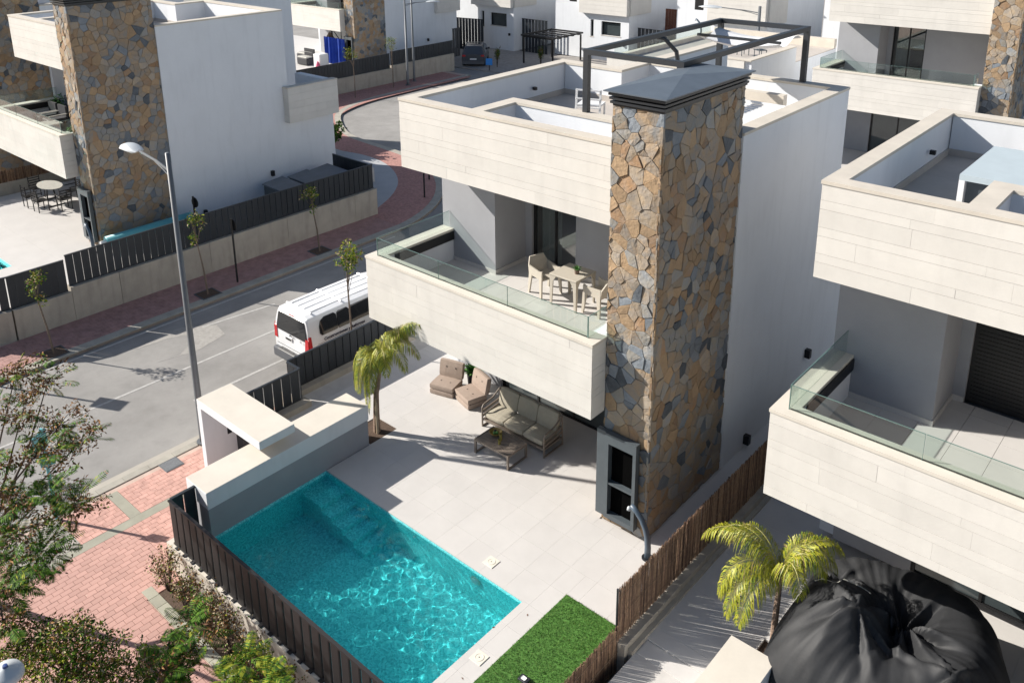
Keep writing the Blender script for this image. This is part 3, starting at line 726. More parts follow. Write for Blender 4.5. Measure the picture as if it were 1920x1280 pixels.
def fence_path(pts, z0, z1, label):
    t = thing('slat_fence', label, 'fence', (pts[0][0], pts[0][1], z0)); o0 = Vector((pts[0][0], pts[0][1], 0)); h = z1-z0
    key = (round(h, 2), SLM.name, 4, .232)
    b = MB().box(-.116, -.014, .03, .116, .014, h-.035).mesh('slat', SLM)
    for a_, b_ in zip(pts[:-1], pts[1:]):
        a_, b_ = Vector((*a_, 0)), Vector((*b_, 0)); L = (b_-a_).length; az = math.atan2(b_.y-a_.y, b_.x-a_.x); n = max(1, round(L/.24))
        for k in range(n): p = a_+(b_-a_)*((k+.5)/n)-o0; link('slat', b, t, (p.x, p.y, 0), az)
        p0, p1 = a_-o0, b_-o0
        MB().beam((p0.x, p0.y, h-.018), (p1.x, p1.y, h-.018), .06, .035).build('top_rail', SLM, t); MB().beam((p0.x, p0.y, .015), (p1.x, p1.y, .015), .05, .03).build('bottom_rail', SLM, t)
    return t
fence_path(CURV, .36, 1.40, 'lower run of dark slat fence curving round the left villa pool')
slat_fence((-19.14, -2.7), (-19.14, 9.5), .5, 1.53, 'higher run of dark slat fence in front of the blank white side wall')
slat_fence((-19.17, 9.5), (-21.7, 9.5), .5, 1.47, 'short dark slat fence return behind the grey metal bin lids')
for k, y in enumerate((6.3, 7.5, 8.55)):
    t = thing('storage_box', ('grey metal storage box nearest the street tree, in a row of three', 'middle one of three grey metal storage boxes behind the fence', 'grey metal storage box farthest along, by the fence corner')[k], 'box', (-20.5, y, .11), 0, 'grey storage boxes behind the slat fence')
    MB().box(-.95, -.4, 0, .9, .55, .95).build('body', ANTH2, t); b = MB(); b.v = [(-1.0, -.45, 1.0), (.95, -.45, .95), (.95, .5, 1.02), (-1.0, .5, 1.08), (-1.0, -.45, .95), (.95, -.45, .9), (.95, .5, .95), (-1., .5, .95)]
    b.f = [(0,1,2,3), (4,5,1,0), (5,6,2,1), (6,7,3,2), (7,4,0,3)]; b.m = [0]*5; b.build('lid', CAPM, t)
# B2 wall + fence
long_wall('far_street_wall', 'pale concrete wall along the far road, below the villa with the blue drape', -38.3, -38.0, 18, 33.3, ((18, 27.2, .42), (27.2, 33.3, .6)))
slat_fence((-38.15, 18), (-38.15, 27.15), .42, 1.45, 'black slat fence in front of the blue draped terrace')
slat_fence((-38.15, 27.2), (-38.15, 33.3), .6, 1.55, 'black slat fence behind the twin lamp posts on the far road')
slat_fence((-38.15, 33.3), (-38.15, 34.1), .3, 2.4, 'tall narrow black fence panel next to the parked dark car')
part('far_garden', TILE, None, (-60, 18, -.9, -38.3, 33.3, .02), kind='structure')

# ================================================================= LAMPS
LAMPM = mat('grey_painted_steel', (.14, .15, .16), .45, .1, 5)
LAMPT = mat('lamp_housing_grey', (.50, .53, .55), .4, .05, 5)
LENS = mat('lamp_lens', (.6, .62, .6), .2, .05)
def lamp(x, y, z, h, az, label, arm=1.4, dz=-.22):
    t = thing('street_lamp', label, 'street lamp', (x, y, z), az, 'street lamps')
    MB().tube([(0, 0, 0), (0, 0, .25), (0, 0, h)], [.085, .085, .05], 12).build('pole', LAMPM, t, smooth=True)
    MB().tube([(0, 0, 0), (0, 0, .03)], .16, 12).build('base_plate', LAMPM, t)
    MB().tube([(0, 0, h-.42), (.5, 0, h-.30), (arm, 0, h+dz+.02)], .03, 8).tube([(0, 0, h-.55), (.3, 0, h-.42), (.75, 0, h-.27)], .018, 6).build('arm', LAMPM, t)
    b = MB(); i0 = 0; pts = []
    for k in range(9):
        u = k/8; xx = arm-.1+u*.85; wdt = .19*math.sin(math.pi*min(1, u*.85+.12))**.6; ht = .13*math.sin(math.pi*(u*.9+.07))
        for j in range(10):
            a = math.pi*j/9; b.v.append((xx, -wdt*math.cos(a), h+dz+ht*math.sin(a)))
    for k in range(8):
        for j in range(9): b.f.append((k*10+j, k*10+j+1, (k+1)*10+j+1, (k+1)*10+j)); b.m.append(0)
    b.build('lamp_head', LAMPT, t, smooth=True)
    MB().rbox(arm+.0, -.15, h+dz-.04, arm+.62, .15, h+dz+.01, .02, 1).build('lens', LENS, t)
    return t
lp = lamp(-10.25, -3.45, Z0, 7.25, math.pi, 'tall grey street lamp in front of the left villa, beside the gate canopy')
def duplamp(loc, az, label): return dup(lp, loc, az, label=label, group='street lamps')
o = duplamp((-36.6, 27.35, -.6), rad(40), 'left one of the two grey lamp posts on the far road'); o.scale = (1.1, 1.1, .80)
o = duplamp((-37.2, 28.5, -.6), rad(240), 'right one of the two grey lamp posts on the far road'); o.scale = (1, 1, 1.0)
o = duplamp((-14.15, 33.0, -.6), rad(190), 'grey lamp head showing behind the roof pergola'); o.scale = (1.6, 1.6, .89)
t = thing('street_lamp', 'pale lamp head seen from above in the bottom left corner', 'street lamp', (-3.1, -9.95, -.6), 0, 'street lamps')
MB().tube([(0, 0, 0), (0, 0, 3.2)], [.06, .05], 12).build('pole', LAMPM, t)
MB().lathe([(0, 3.42), (.03, 3.42), (.035, 3.40), (.17, 3.36), (.2, 3.3), (.2, 3.26), (.05, 3.2)], n=28).build('lamp_head', LAMPT, t, smooth=True)
MB().lathe([(0, 3.44), (.03, 3.435), (.035, 3.40)], n=12).build('cap_nut', mat('blue_cap', (.03, .06, .2), .4), t)
# sign posts
SIGNB = mat('sign_back_grey', (.25, .26, .27), .5, .05)
def post_sign(x, y, z, h, shape, label, az=0, cat='road sign', pm=BLACK):
    t = thing('road_sign', label, cat, (x, y, z), az)
    MB().tube([(0, 0, 0), (0, 0, h)], .035, 8).build('post', pm, t)
    if shape == 'disc': MB().lathe([(0, .0), (.19, 0), (.19, .02), (0, .02)], n=24).xf(Matrix.Translation((.05, 0, h-.25)) @ Matrix.Rotation(rad(90), 4, 'Y')).build('disc', pm, t)
    elif shape == 'square': MB().rbox(.04, -.23, h-.57, .06, .23, h, .008, 1).build('panel', SIGNB, t)
    elif shape == 'blue': MB().rbox(.04, -.25, h-.5, .06, .25, h, .008, 1).build('panel', mat('sign_blue', (.03, .25, .7), .4), t)
    return t
post_sign(-17.6, 2.12, Z0, 2.3, 'disc', 'black post with round sign seen edge on, in front of the slat fence', rad(88))
post_sign(-17.3, -5.93, Z0, 2.61, 'square', 'square sign on a post hidden by the tree, its shadow on the road', rad(29))
post_sign(-18.99, 12.18, Z0, 2.0, 'disc', 'thin black signpost at the road corner under the upper balcony', rad(40))
post_sign(-20.6, 14.0, Z0, 1.8, 'square', 'second thin signpost behind the first at the road corner', rad(40))
post_sign(-35.7, 34.6, Z0, .9, 'blue', 'small blue and white panel beside the far road', rad(-60))
post_sign(-20.9, 2.6, .1, 1.5, 'disc', 'black round mirror head sticking up behind the left fence', rad(95), 'mirror')
TEAL = mat('teal_paint', (.12, .42, .46), .5, .1, 6)
t = thing('teal_signpost', 'teal pole with small teal panels behind the tree on the pavement corner', 'signpost', (-10.1, -6.95, Z0))
MB().tube([(0, 0, 0), (0, 0, 2.2)], .035, 10).build('pole', TEAL, t)
MB().rbox(-.02, -.3, 1.72, .02, .12, 2.15, .01, 1).xf(Matrix.Rotation(rad(35), 4, 'Z')).build('upper_panel', TEAL, t)
MB().rbox(-.02, -.12, 1.32, .02, .16, 1.58, .01, 1).xf(Matrix.Rotation(rad(-15), 4, 'Z')).build('lower_panel', TEAL, t)

# ================================================================= VEHICLES
CARW = mat('van_white_paint', (.74, .75, .76), .25, .02, 3, spec=.6)
CARD = mat('dark_car_paint', (.05, .058, .07), .3, .05, 3, spec=.6)
TYRE = mat('tyre_rubber', (.02, .02, .02), .9)
RIM = mat('alloy_rim', (.35, .36, .37), .35, .05, metal=.7)
REDL = mat('red_tail_light', (.45, .01, .015), .2, .05, spec=.8)
PLAST = mat('grey_bumper_plastic', (.10, .105, .115), .55, .05)
CGL = mat('tinted_car_glass', (.012, .013, .015), .06, .1, 2, spec=1.0)
def loft(sections):
    b = MB(); n = len(sections[0])
    for s_ in sections: b.v += s_
    for k in range(len(sections)-1):
        for j in range(n-1): b.f.append((k*n+j, k*n+j+1, (k+1)*n+j+1, (k+1)*n+j)); b.m.append(0)
    b.f.append(tuple(range(n))); b.m.append(0); e = (len(sections)-1)*n; b.f.append(tuple(range(e+n-1, e-1, -1))); b.m.append(0)
    return b
def prof(y, hw, zt, zs=.28, lean=0.0, tumble=.13, belt=None):
    belt = belt or zt*.62; half = [(hw*.93, zs), (hw*.99, zs+.18), (hw, belt*.8), (hw*.985, belt), (hw-tumble*.45, belt+(zt-belt)*.5), (hw-tumble*.85, zt-.13), (hw-tumble*1.2, zt-.04), (hw*.6, zt), (0, zt+.012)]
    pts = [(x, y+lean*max(0, z-belt), z) for x, z in half]
    return pts+[(-x, yy, z) for x, yy, z in pts[-2::-1]]
def wheel(t, x, y, r_, w_=.2):
    o = MB().lathe([(r_*.62, -w_/2), (r_, -w_/2), (r_, w_/2), (r_*.62, w_/2)], n=24).xf(Matrix.Translation((x, y, r_)) @ Matrix.Rotation(rad(90), 4, 'Y')).build('wheel', TYRE, t)
    MB().lathe([(0, -w_*.35), (r_*.2, -w_*.35), (r_*.62, -w_*.46), (r_*.62, w_*.46), (r_*.2, w_*.35), (0, w_*.35)], n=16).xf(Matrix.Translation((x, y, r_)) @ Matrix.Rotation(rad(90), 4, 'Y')).build('rim', RIM, o)
VH = .81; VZ = 1.72
van = thing('white_van', 'white passenger van parked on the street with red tail lights and lettering', 'van', (-11.56, .1, ZR), 0)
secs = [prof(0, VH*.95, VZ-.06, lean=.10), prof(.06, VH*.99, VZ-.01, lean=.10), prof(.35, VH, VZ), prof(1.5, VH, VZ+.01), prof(2.9, VH, VZ), prof(3.35, VH, VZ-.07), prof(3.9, VH, 1.22, tumble=.08, belt=.95), prof(4.4, VH*.96, 1.0, tumble=.08, belt=.8), prof(4.62, VH*.82, .78, tumble=.1, belt=.6)]
bmx = loft(secs); bodyo = bmx.build('body', CARW, van, smooth=False)
md = bodyo.modifiers.new('bevel', 'BEVEL'); md.width = .025; md.segments = 2; md.limit_method = 'ANGLE'; md.angle_limit = rad(25)
belt = VZ*.62
def hw_at(z):
    half = [(VH*.93, .28), (VH*.99, .46), (VH, belt*.8), (VH*.985, belt), (VH-.13*.45, belt+(VZ-belt)*.5), (VH-.13*.85, VZ-.13), (VH-.13*1.2, VZ-.04)]
    for (a, za), (b_, zb) in zip(half[:-1], half[1:]):
        if za <= z <= zb: return a+(b_-a)*(z-za)/(zb-za)
    return half[-1][0]
def side_panel(name, pts, m, par, off=.008, sgn=1):
    b = MB(); zs_ = sorted(set(p[1] for p in pts))
    f = [(sgn*(hw_at(z)+off), y, z) for y, z in pts]; g = [(sgn*(hw_at(z)-.02), y, z) for y, z in pts]
    n = len(f); b.v = f+g; b.f = [tuple(range(n)) if sgn > 0 else tuple(range(n-1, -1, -1))]; b.m = [0]
    for k in range(n): b.f.append((k, (k+1) % n, n+(k+1) % n, n+k)); b.m.append(0)
    return b.build(name, m, par)
zb_, zt_ = 1.13, 1.60
zm = belt+(VZ-belt)*.5
def winpts(y0, y1, z0=zb_, z1=zt_, r_=.06, rl=None):
    rl = rl or r_
    return [(y0+rl*.4, z0), (y1-r_*.5, z0), (y1, z0+r_), (y1, zm), (y1, z1-r_), (y1-r_, z1), (y0+rl*1.5, z1), (y0+rl*.5, z1-rl*.5), (y0, zm), (y0, z0+r_)]
for sgn in (1, -1):
    side_panel('side_window', winpts(.40, 1.0, rl=.14), CGL, van, .03, sgn)
    side_panel('side_window', winpts(1.015, 1.45), CGL, van, .03, sgn)
    side_panel('side_window', winpts(1.465, 2.45), CGL, van, .03, sgn)
    side_panel('door_handle', [(2.55, .98), (2.75, .98), (2.75, 1.01), (2.55, 1.01)], BLACK, van, .02, sgn)
    side_panel('side_rail_groove', [(.3, .90), (1.9, .90), (1.9, .91), (.3, .91)], PLAST, van, .003, sgn)
    side_panel('tail_light', [(-.0, .78), (.12, .78), (.1, 1.2), (.02, 1.2)], REDL, van, .012, sgn)
# rear face details, lean
def rear(name, pts, m, par, off=.012):
    b = MB(); f = [(x, -off+.10*max(0, z-belt), z) for x, z in pts]; g = [(x, .04+.10*max(0, z-belt), z) for x, z in pts]
    n = len(f); b.v = f+g; b.f = [tuple(range(n)), ]; b.m = [0]
    for k in range(n): b.f.append(((k+1) % n, k, n+k, n+(k+1) % n)); b.m.append(0)
    return b.build(name, m, par)
rear('rear_window', [(-.68, 1.12), (-.64, 1.05), (.64, 1.05), (.68, 1.12), (.60, 1.54), (.56, 1.58), (-.56, 1.58), (-.60, 1.54)], CGL, van)
for s_ in (-1, 1): rear('tail_light', [(.62 if s_ > 0 else -.79, .76), (.79 if s_ > 0 else -.66, .76), (.79 if s_ > 0 else -.66, 1.12), (.66 if s_ > 0 else -.79, 1.12)], REDL, van, .016)
for yv in (1.36, 2.62):
    for sgn in (1, -1): side_panel('door_gap', [(yv, .42), (yv+.012, .42), (yv+.012, 1.1), (yv, 1.1)], BLACK, van, .0025, sgn)
rear('tailgate_gap', [(-.70, .60), (.70, .60), (.70, .608), (-.70, .608)], BLACK, van, .008)
rear('rear_wiper', [(-.02, 1.06), (.0, 1.05), (.30, 1.18), (.29, 1.195)], BLACK, van, .022)
rear('number_plate', [(-.27, .82), (.02, .82), (.02, .93), (-.27, .93)], WHT, van, .018)
mb = MB()
for k in range(7): mb.box(-.255+k*.037, -.024, .845, -.23+k*.037, -.019, .905)
mb.build('plate_characters', BLACK, van)
mb = MB()
for zz in (0, .045):
    mb.v = mb.v; i = len(mb.v)
    mb.v += [(.40, -.02, .93+zz), (.42, -.02, .93+zz), (.46, -.02, .965+zz), (.50, -.02, .93+zz), (.52, -.02, .93+zz), (.46, -.02, .985+zz)]
    mb.f.append((i, i+1, i+2, i+5)); mb.m.append(0); mb.f.append((i+2, i+3, i+4, i+5)); mb.m.append(0)
mb.build('double_chevron_emblem', PLAST, van)
mb = MB().box(-.09, -.022, .985, .07, -.018, 1.01).box(-.04, -.022, 1.012, .02, -.018, 1.03); mb.build('tailgate_badge', BLACK, van)
rear('brake_light', [(-.12, 1.60), (.12, 1.60), (.11, 1.625), (-.11, 1.625)], REDL, van, -.0)
MB().rbox(-.76, -.13, .22, .76, .06, .50, .04, 2).build('bumper', PLAST, van); MB().rbox(-.5, -.15, .5, .5, .0, .53, .01, 1).build('step_pad', BLACK, van)
for s_ in (-.28, -.09, .09, .28):
    MB().rbox(s_*1.55-.012, .35, VZ+.0, s_*1.55+.012, 2.9, VZ+.028, .006, 1).build('roof_rib', CARW, van)
for y in (.32, 1.35, 2.85): MB().rbox(-.56, y-.035, VZ+.022, .56, y+.035, VZ+.05, .012, 1).build('roof_bar', CARW, van)
for s_ in (1, -1):
    for y in (.85, 3.6): wheel(van, s_*.70, y, .31)
    MB().rbox(s_*.80, 3.15, 1.05, s_*1.0, 3.25, 1.28, .03, 2).build('wing_mirror', CARW, van)
    part('headlight', LENS, van, (s_*.45, 4.5, .68, s_*.7, 4.56, .82))
b = MB(); b.v = [(-.62, 3.36, 1.60), (.62, 3.36, 1.60), (.70, 3.87, 1.2), (-.70, 3.87, 1.2)]; b.v = [(x, y+.03, z+.03) for x, y, z in b.v]; b.f = [(0, 1, 2, 3)]; b.m = [0]; b.build('windscreen', CGL, van)
def lettering(txt, size, m, par, mtx, name='lettering', bold=0.0):
    cu = bpy.data.curves.new('lettering', 'FONT'); cu.body = txt; cu.size = size; cu.extrude = .001; cu.offset = bold; cu.resolution_u = 2
    to = bpy.data.objects.new('tmp', cu); COL.objects.link(to); dg = bpy.context.evaluated_depsgraph_get()
    me = bpy.data.meshes.new_from_object(to.evaluated_get(dg)); bpy.data.objects.remove(to)
    me.transform(mtx); me.materials.clear(); me.materials.append(m); return link(name, me, par)
mt = Matrix.Translation((hw_at(.97)+.016, .50, .95)) @ Matrix(((0, 0, 1, 0), (1, 0, 0, 0), (0, 1, 0, 0), (0, 0, 0, 1)))
lettering('Construcciones y Reformas', .128, mat('vinyl_dark_purple', (.02, .012, .03), .5), van, mt, bold=.004)

def suv(loc, rz, label, paint):
    t = thing('parked_car', label, 'car', loc, rz)
    b = loft([prof(0, .84, 1.0, tumble=.08, belt=.9), prof(.12, .88, 1.15, tumble=.1, belt=.95), prof(.45, .88, 1.58, tumble=.2, belt=1.0), prof(1.2, .88, 1.64, tumble=.2, belt=1.0), prof(2.3, .88, 1.60, tumble=.2, belt=1.0), prof(3.15, .88, 1.05, tumble=.08, belt=.98), prof(4.0, .86, .92, tumble=.1, belt=.8), prof(4.35, .74, .72, tumble=.1, belt=.6)])
    o = b.build('body', paint, t); md = o.modifiers.new('bevel', 'BEVEL'); md.width = .04; md.segments = 2; md.limit_method = 'ANGLE'; md.angle_limit = rad(20)
    MB().face([(-.66, .14, 1.13), (.66, .14, 1.13), (.58, .40, 1.5), (-.58, .40, 1.5)])
    b = MB(); b.face([(-.68, .13, 1.12), (.68, .13, 1.12), (.58, .42, 1.53), (-.58, .42, 1.53)]); b.build('rear_window', CGL, t)
    b = MB(); b.face([(-.58, 2.4, 1.56), (.58, 2.4, 1.56), (.68, 3.13, 1.12), (-.68, 3.13, 1.12)][::-1]); b.build('windscreen', CGL, t)
    for s_ in (-1, 1):
        b = MB(); b.face([(s_*.875, .5, 1.04), (s_*.875, 2.95, 1.04), (s_*.74, 2.4, 1.52), (s_*.73, .7, 1.54)]); b.build('side_window', CGL, t)
        part('tail_light', REDL, t, (s_*.58, -.01, .85, s_*.83, .1, 1.0)); part('roof_rail', RIM, t, (s_*.60, .6, 1.62, s_*.63, 2.3, 1.66))
        for y in (.75, 3.4): wheel(t, s_*.78, y, .34)
        MB().rbox(s_*.88, 2.6, 1.0, s_*1.05, 2.72, 1.15, .03, 1).build('wing_mirror', paint, t)
    part('number_plate', WHT, t, (-.25, -.012, .62, .25, .02, .73)); part('bumper', PLAST, t, (-.82, -.04, .3, .82, .1, .5)); part('sunroof', CGL, t, (-.4, 1.0, 1.651, .4, 1.7, 1.656))
    return t
suv((-37.6, 34.9, ZR), rad(38), 'dark grey SUV parked beside the far white house', CARD)
suv((-8.6, 25.4+1.5, .0-.2), rad(170), 'pale car partly hidden behind the main roof', CARW)
# ================================================================= VEGETATION
LG = [mat('leaf_dark_green', (.025, .07, .006), .55, .25, 8), mat('leaf_green', (.075, .165, .01), .55, .25, 8), mat('leaf_yellow_green', (.24, .27, .02), .55, .25, 8),
      mat('leaf_brown', (.13, .055, .018), .7, .3, 8), mat('leaf_rust', (.30, .14, .03), .7, .3, 8), mat('leaf_pale_dry', (.42, .34, .20), .7, .3, 8)]
for q in LG[:3]:
    bs = q.node_tree.nodes['Principled BSDF']; bs.inputs['Roughness'].default_value = .75; bs.inputs['Specular IOR Level'].default_value = .2
BARK = mat('tree_bark', (.16, .12, .09), .9, .25, 12, .6, 40)
BARKD = mat('dark_bark', (.06, .045, .035), .9, .25, 12, .6, 40)
def leaves(b, c, r_, n, size, wts, g_, up=.5, shell=.55, asp=.42):
    for k in range(n):
        while True:
            d = Vector((g_.uniform(-1, 1), g_.uniform(-1, 1), g_.uniform(-1, 1)))
            if .05 < d.length < 1: break
        if g_.random() < shell: d = d.normalized()*g_.uniform(.7, 1.05)
        p = Vector((c[0]+d.x*r_[0], c[1]+d.y*r_[1], c[2]+d.z*r_[2]))
        leaf1(b, p, size*g_.uniform(.6, 1.3), wts, g_, d, up, asp)
def leaf1(b, p, L, wts, g_, d=None, up=.5, asp=.42):
    a = Vector((g_.gauss(0, 1), g_.gauss(0, 1), g_.gauss(0, .6)-.25)).normalized()
    nn = Vector((g_.gauss(0, .7), g_.gauss(0, .7), up+g_.random())); s_ = a.cross(nn)
    if s_.length < .05: s_ = Vector((1, 0, 0))
    s_.normalize(); w_ = L*asp; cup = nn.normalized()*L*.12
    m_ = g_.choices(range(len(wts)), wts)[0]; i = len(b.v)
    b.v += [tuple(p), tuple(p+a*L*.45+s_*w_*.5+cup), tuple(p+a*L), tuple(p+a*L*.45-s_*w_*.5+cup)]
    b.f.append((i, i+1, i+2, i+3)); b.m.append(m_)
# young street trees
def young_tree(x, y, z, h, label, seed, wts=(3, 6, 8, 1, 1, 3), r_=.3, lean=(0, 0), n=330):
    g_ = random.Random(seed); t = thing('street_tree', label, 'tree', (x, y, z), 0, 'young street trees')
    top = Vector((lean[0], lean[1], h-.25))
    MB().tube([(0, 0, 0), (top.x*.3+.02, top.y*.3, h*.35), (top.x*.7-.02, top.y*.7, h*.65), tuple(top)], [.032, .026, .02, .008], 8).build('trunk', BARK, t)
    b = MB(); bl = []
    for k in range(7):
        a = g_.uniform(0, 6.28); rr = g_.uniform(.05, r_); e = Vector((top.x+math.cos(a)*rr, top.y+math.sin(a)*rr, h-.75+g_.uniform(0, .75)))
        s0 = Vector((top.x*.8, top.y*.8, h*.62+g_.uniform(0, .2))); b.tube([s0, (s0+e)/2+Vector((0, 0, -.03)), e], [.008, .006, .003], 4); bl.append(e)
    b.build('branches', BARK, t)
    b = MB()
    for e in bl: leaves(b, e, (r_*.5, r_*.5, .22), n//7, .085, wts, g_, asp=.5)
    b.build('crown', LG, t, kind='stuff')
    return t
def treepit(x, y, z, lab):
    t = thing('tree_pit', lab, 'tree pit', (x, y, z)); part('soil', SOIL, t, (-.28, -.3, .003, .28, .3, .012))
    for q in ((-.32, -.34, .32, -.3), (-.32, .3, .32, .34), (-.32, -.3, -.28, .3), (.28, -.3, .32, .3)): part('rim', ANTH2, t, (q[0], q[1], .003, q[2], q[3], .02))
TP = ((-17.4, -4.04, 2.45, 'young yellowing street tree, leftmost along the far pavement'), (-17.53, .96, 2.75, 'young street tree in front of the slat fence, beside the black post'), (-17.65, 5.59, 2.45, 'small young tree farthest along the far pavement, before the storage boxes'))
for k, (x, y, h, lab) in enumerate(TP):
    young_tree(x, y, Z0, h, lab, 20+k, lean=(-.12+.05*k, -.18)); treepit(x, y, Z0, ('square pit of the leftmost young tree', 'square soil pit under the young tree by the black post', 'square pit of the young tree before the storage boxes')[k])
young_tree(-10.05, 1.0, Z0, 3.75, 'young street tree standing in front of the white van', 31, r_=.36, n=620)
young_tree(-36.4, 22.6, Z0, 3.1, 'yellow green young tree before the far stone chimney', 33, wts=(1, 4, 9, 1, 1, 1), r_=.5, n=400)
young_tree(-36.8, 26.2, Z0, 3.3, 'yellow green young tree left of the twin lamp posts', 34, wts=(1, 4, 9, 1, 1, 1), r_=.5, n=400)
# feathery foreground tree
FT = [(-9.31, -7.43, 3.4), (-8.73, -7.09, 3.3), (-8.08, -7.82, 3.2), (-7.57, -7.42, 3.0), (-6.96, -7.32, 2.9), (-7.12, -8.06, 2.9), (-6.52, -8.64, 2.8), (-6.39, -8.18, 2.6), (-5.96, -7.91, 2.5), (-5.84, -8.86, 2.5), (-5.46, -8.68, 2.3), (-5.17, -9.29, 2.3), (-4.68, -9.51, 2.2), (-7.3, -8.7, 3.1), (-8.3, -8.4, 3.4), (-6.2, -9.2, 2.6)]
def pinnate(b, p, d, L, g_, wts, n=13, lw=.11):
    d = d.normalized(); side = d.cross(Vector((0, 0, 1))); side = side.normalized() if side.length > .1 else Vector((1, 0, 0)); q = Vector(p); st = L/n
    for k in range(n):
        nq = q+d*st; d = (d+Vector((0, 0, -.055))).normalized()
        i = len(b.v); w_ = .004; b.v += [tuple(q-side*w_), tuple(q+side*w_), tuple(nq+side*w_), tuple(nq-side*w_)]; b.f.append((i, i+1, i+2, i+3)); b.m.append(1)
        ln = lw*math.sin(math.pi*(k+1.2)/(n+1.6))*g_.uniform(.8, 1.2)+.02; m_ = g_.choices(range(6), wts)[0]
        for s_ in (-1, 1):
            dd = (side*s_+d*.35+Vector((0, 0, -.35))).normalized(); e = q+dd*ln; i = len(b.v); wv = d*.011
            b.v += [tuple(q), tuple(q+dd*ln*.5+wv), tuple(e), tuple(q+dd*ln*.5-wv)]; b.f.append((i, i+1, i+2, i+3)); b.m.append(m_)
        q = nq
def feather_tree(base, blobs, label, seed, r_=.55, nfr=46, nlf=480, wts_green=(8, 9, 2, 1, .5, 0), brown=.45, extra=None):
    g_ = random.Random(seed); t = thing('pavement_tree', label, 'tree', base)
    inv = -Vector(base); B_ = Vector(base); c = sum((Vector(p) for p in blobs), Vector())/len(blobs)
    fork = B_+(c-B_)*.45+Vector((0, 0, .2))
    MB().tube([B_, B_+(fork-B_)*.5+Vector((.08, 0, .1)), fork], [.09, .07, .055], 8).xf(Matrix.Translation(inv)).build('trunk', BARK, t)
    br = MB(); lf = MB()
    for k, p in enumerate(blobs):
        p = Vector(p); mid = (fork+p)/2+Vector((g_.uniform(-.2, .2), g_.uniform(-.2, .2), -.1))
        br.tube([fork, mid, p], [.035, .02, .008], 5)
        isb = g_.random() < brown
        for j in range(nfr):
            a = Vector((g_.gauss(0, 1), g_.gauss(0, 1), g_.gauss(0, .45))).normalized(); st = p+a*g_.uniform(0, r_*.7)
            if isb and g_.random() < .75: continue
            pinnate(lf, st, a+Vector((0, 0, .15)), g_.uniform(.22, .42), g_, wts_green)
        if isb:
            for j in range(9):
                a = Vector((g_.gauss(0, 1), g_.gauss(0, 1), g_.gauss(0, .5))).normalized()*g_.uniform(.2, 1)*r_; e = p+a
                br.tube([p, (p+e)/2+Vector((0, 0, .03)), e], [.008, .006, .003], 4)
                leaves(lf, e, (.2, .2, .14), nlf//9, .075, (1, 1, 1, 9, 6, .5), g_, shell=.2)
        else: leaves(lf, p, (r_, r_, r_*.6), nlf//2, .06, (7, 5, 1, 3, 2, .3), g_, shell=.3)
    br.xf(Matrix.Translation(inv)).build('branches', BARKD, t); lf.xf(Matrix.Translation(inv)).build('crown', LG, t, kind='stuff')
    return t
feather_tree((-9.3, -9.0, Z0), FT, 'large feathery tree with green and brown leaves at the left edge of the photo', 41, brown=.72)
T2 = [(-4.48, -9.25, 1.8), (-4.03, -9.05, 1.9), (-3.85, -8.77, 1.8), (-3.53, -8.71, 1.6), (-3.79, -9.31, 1.8), (-3.49, -9.03, 1.6), (-4.45, -9.52, 1.6), (-3.44, -8.5, 1.2)]
def round_tree(base, blobs, label, seed, r_=.34, n=1700, wts=(3, 7, 6, 3, 4, 4)):
    g_ = random.Random(seed); t = thing('pavement_tree', label, 'tree', base); inv = -Vector(base); B_ = Vector(base); c = sum((Vector(p) for p in blobs), Vector())/len(blobs)
    MB().tube([B_, (B_+c)/2, c-Vector((0, 0, .3))], [.06, .045, .03], 8).xf(Matrix.Translation(inv)).build('trunk', BARK, t)
    br = MB(); lf = MB()
    for k, p in enumerate(blobs):
        p = Vector(p); br.tube([c-Vector((0, 0, .35)), (c+p)/2, p], [.02, .012, .006], 5)
        wk = list(wts); wk[g_.randrange(0, 3)] += 7
        leaves(lf, p, (r_, r_, r_*.7), n//2, .06, wk, g_, shell=.4)
        for j in range(12):
            a = Vector((g_.gauss(0, 1), g_.gauss(0, 1), g_.gauss(0, .6))).normalized()*r_*g_.uniform(.8, 1.4); e = p+a; br.tube([p, e], [.005, .002], 3)
            leaves(lf, e, (.1, .1, .08), 22, .06, wk, g_, shell=.2)
    br.xf(Matrix.Translation(inv)).build('branches', BARKD, t); lf.xf(Matrix.Translation(inv)).build('crown', LG, t, kind='stuff'); return t
round_tree((-4.6, -9.7, Z0), T2, 'round bushy tree with yellowing leaves on the red pavement, bottom left', 43)
T3 = [(-3.53, -7.43, 1.3), (-3.23, -7.44, 1.2), (-3.41, -7.86, 1.2), (-3.12, -8.1, 1.2), (-3.1, -7.71, 1.0)]
feather_tree((-3.2, -8.4, Z0), T3, 'small feathery green tree leaning over the planted bed edging', 44, r_=.26, nfr=26, nlf=160, brown=.2)
feather_tree((-1.9, -7.9, Z0), [(-2.52, -7.08, 1.0), (-2.04, -7.03, 1.0), (-2.47, -7.47, 1.0), (-1.75, -7.3, 1.0)], 'bright yellow green sapling at the bottom edge beside the dry shrubs', 45, r_=.26, nfr=22, nlf=100, brown=0, wts_green=(2, 6, 9, 0, 0, 0))
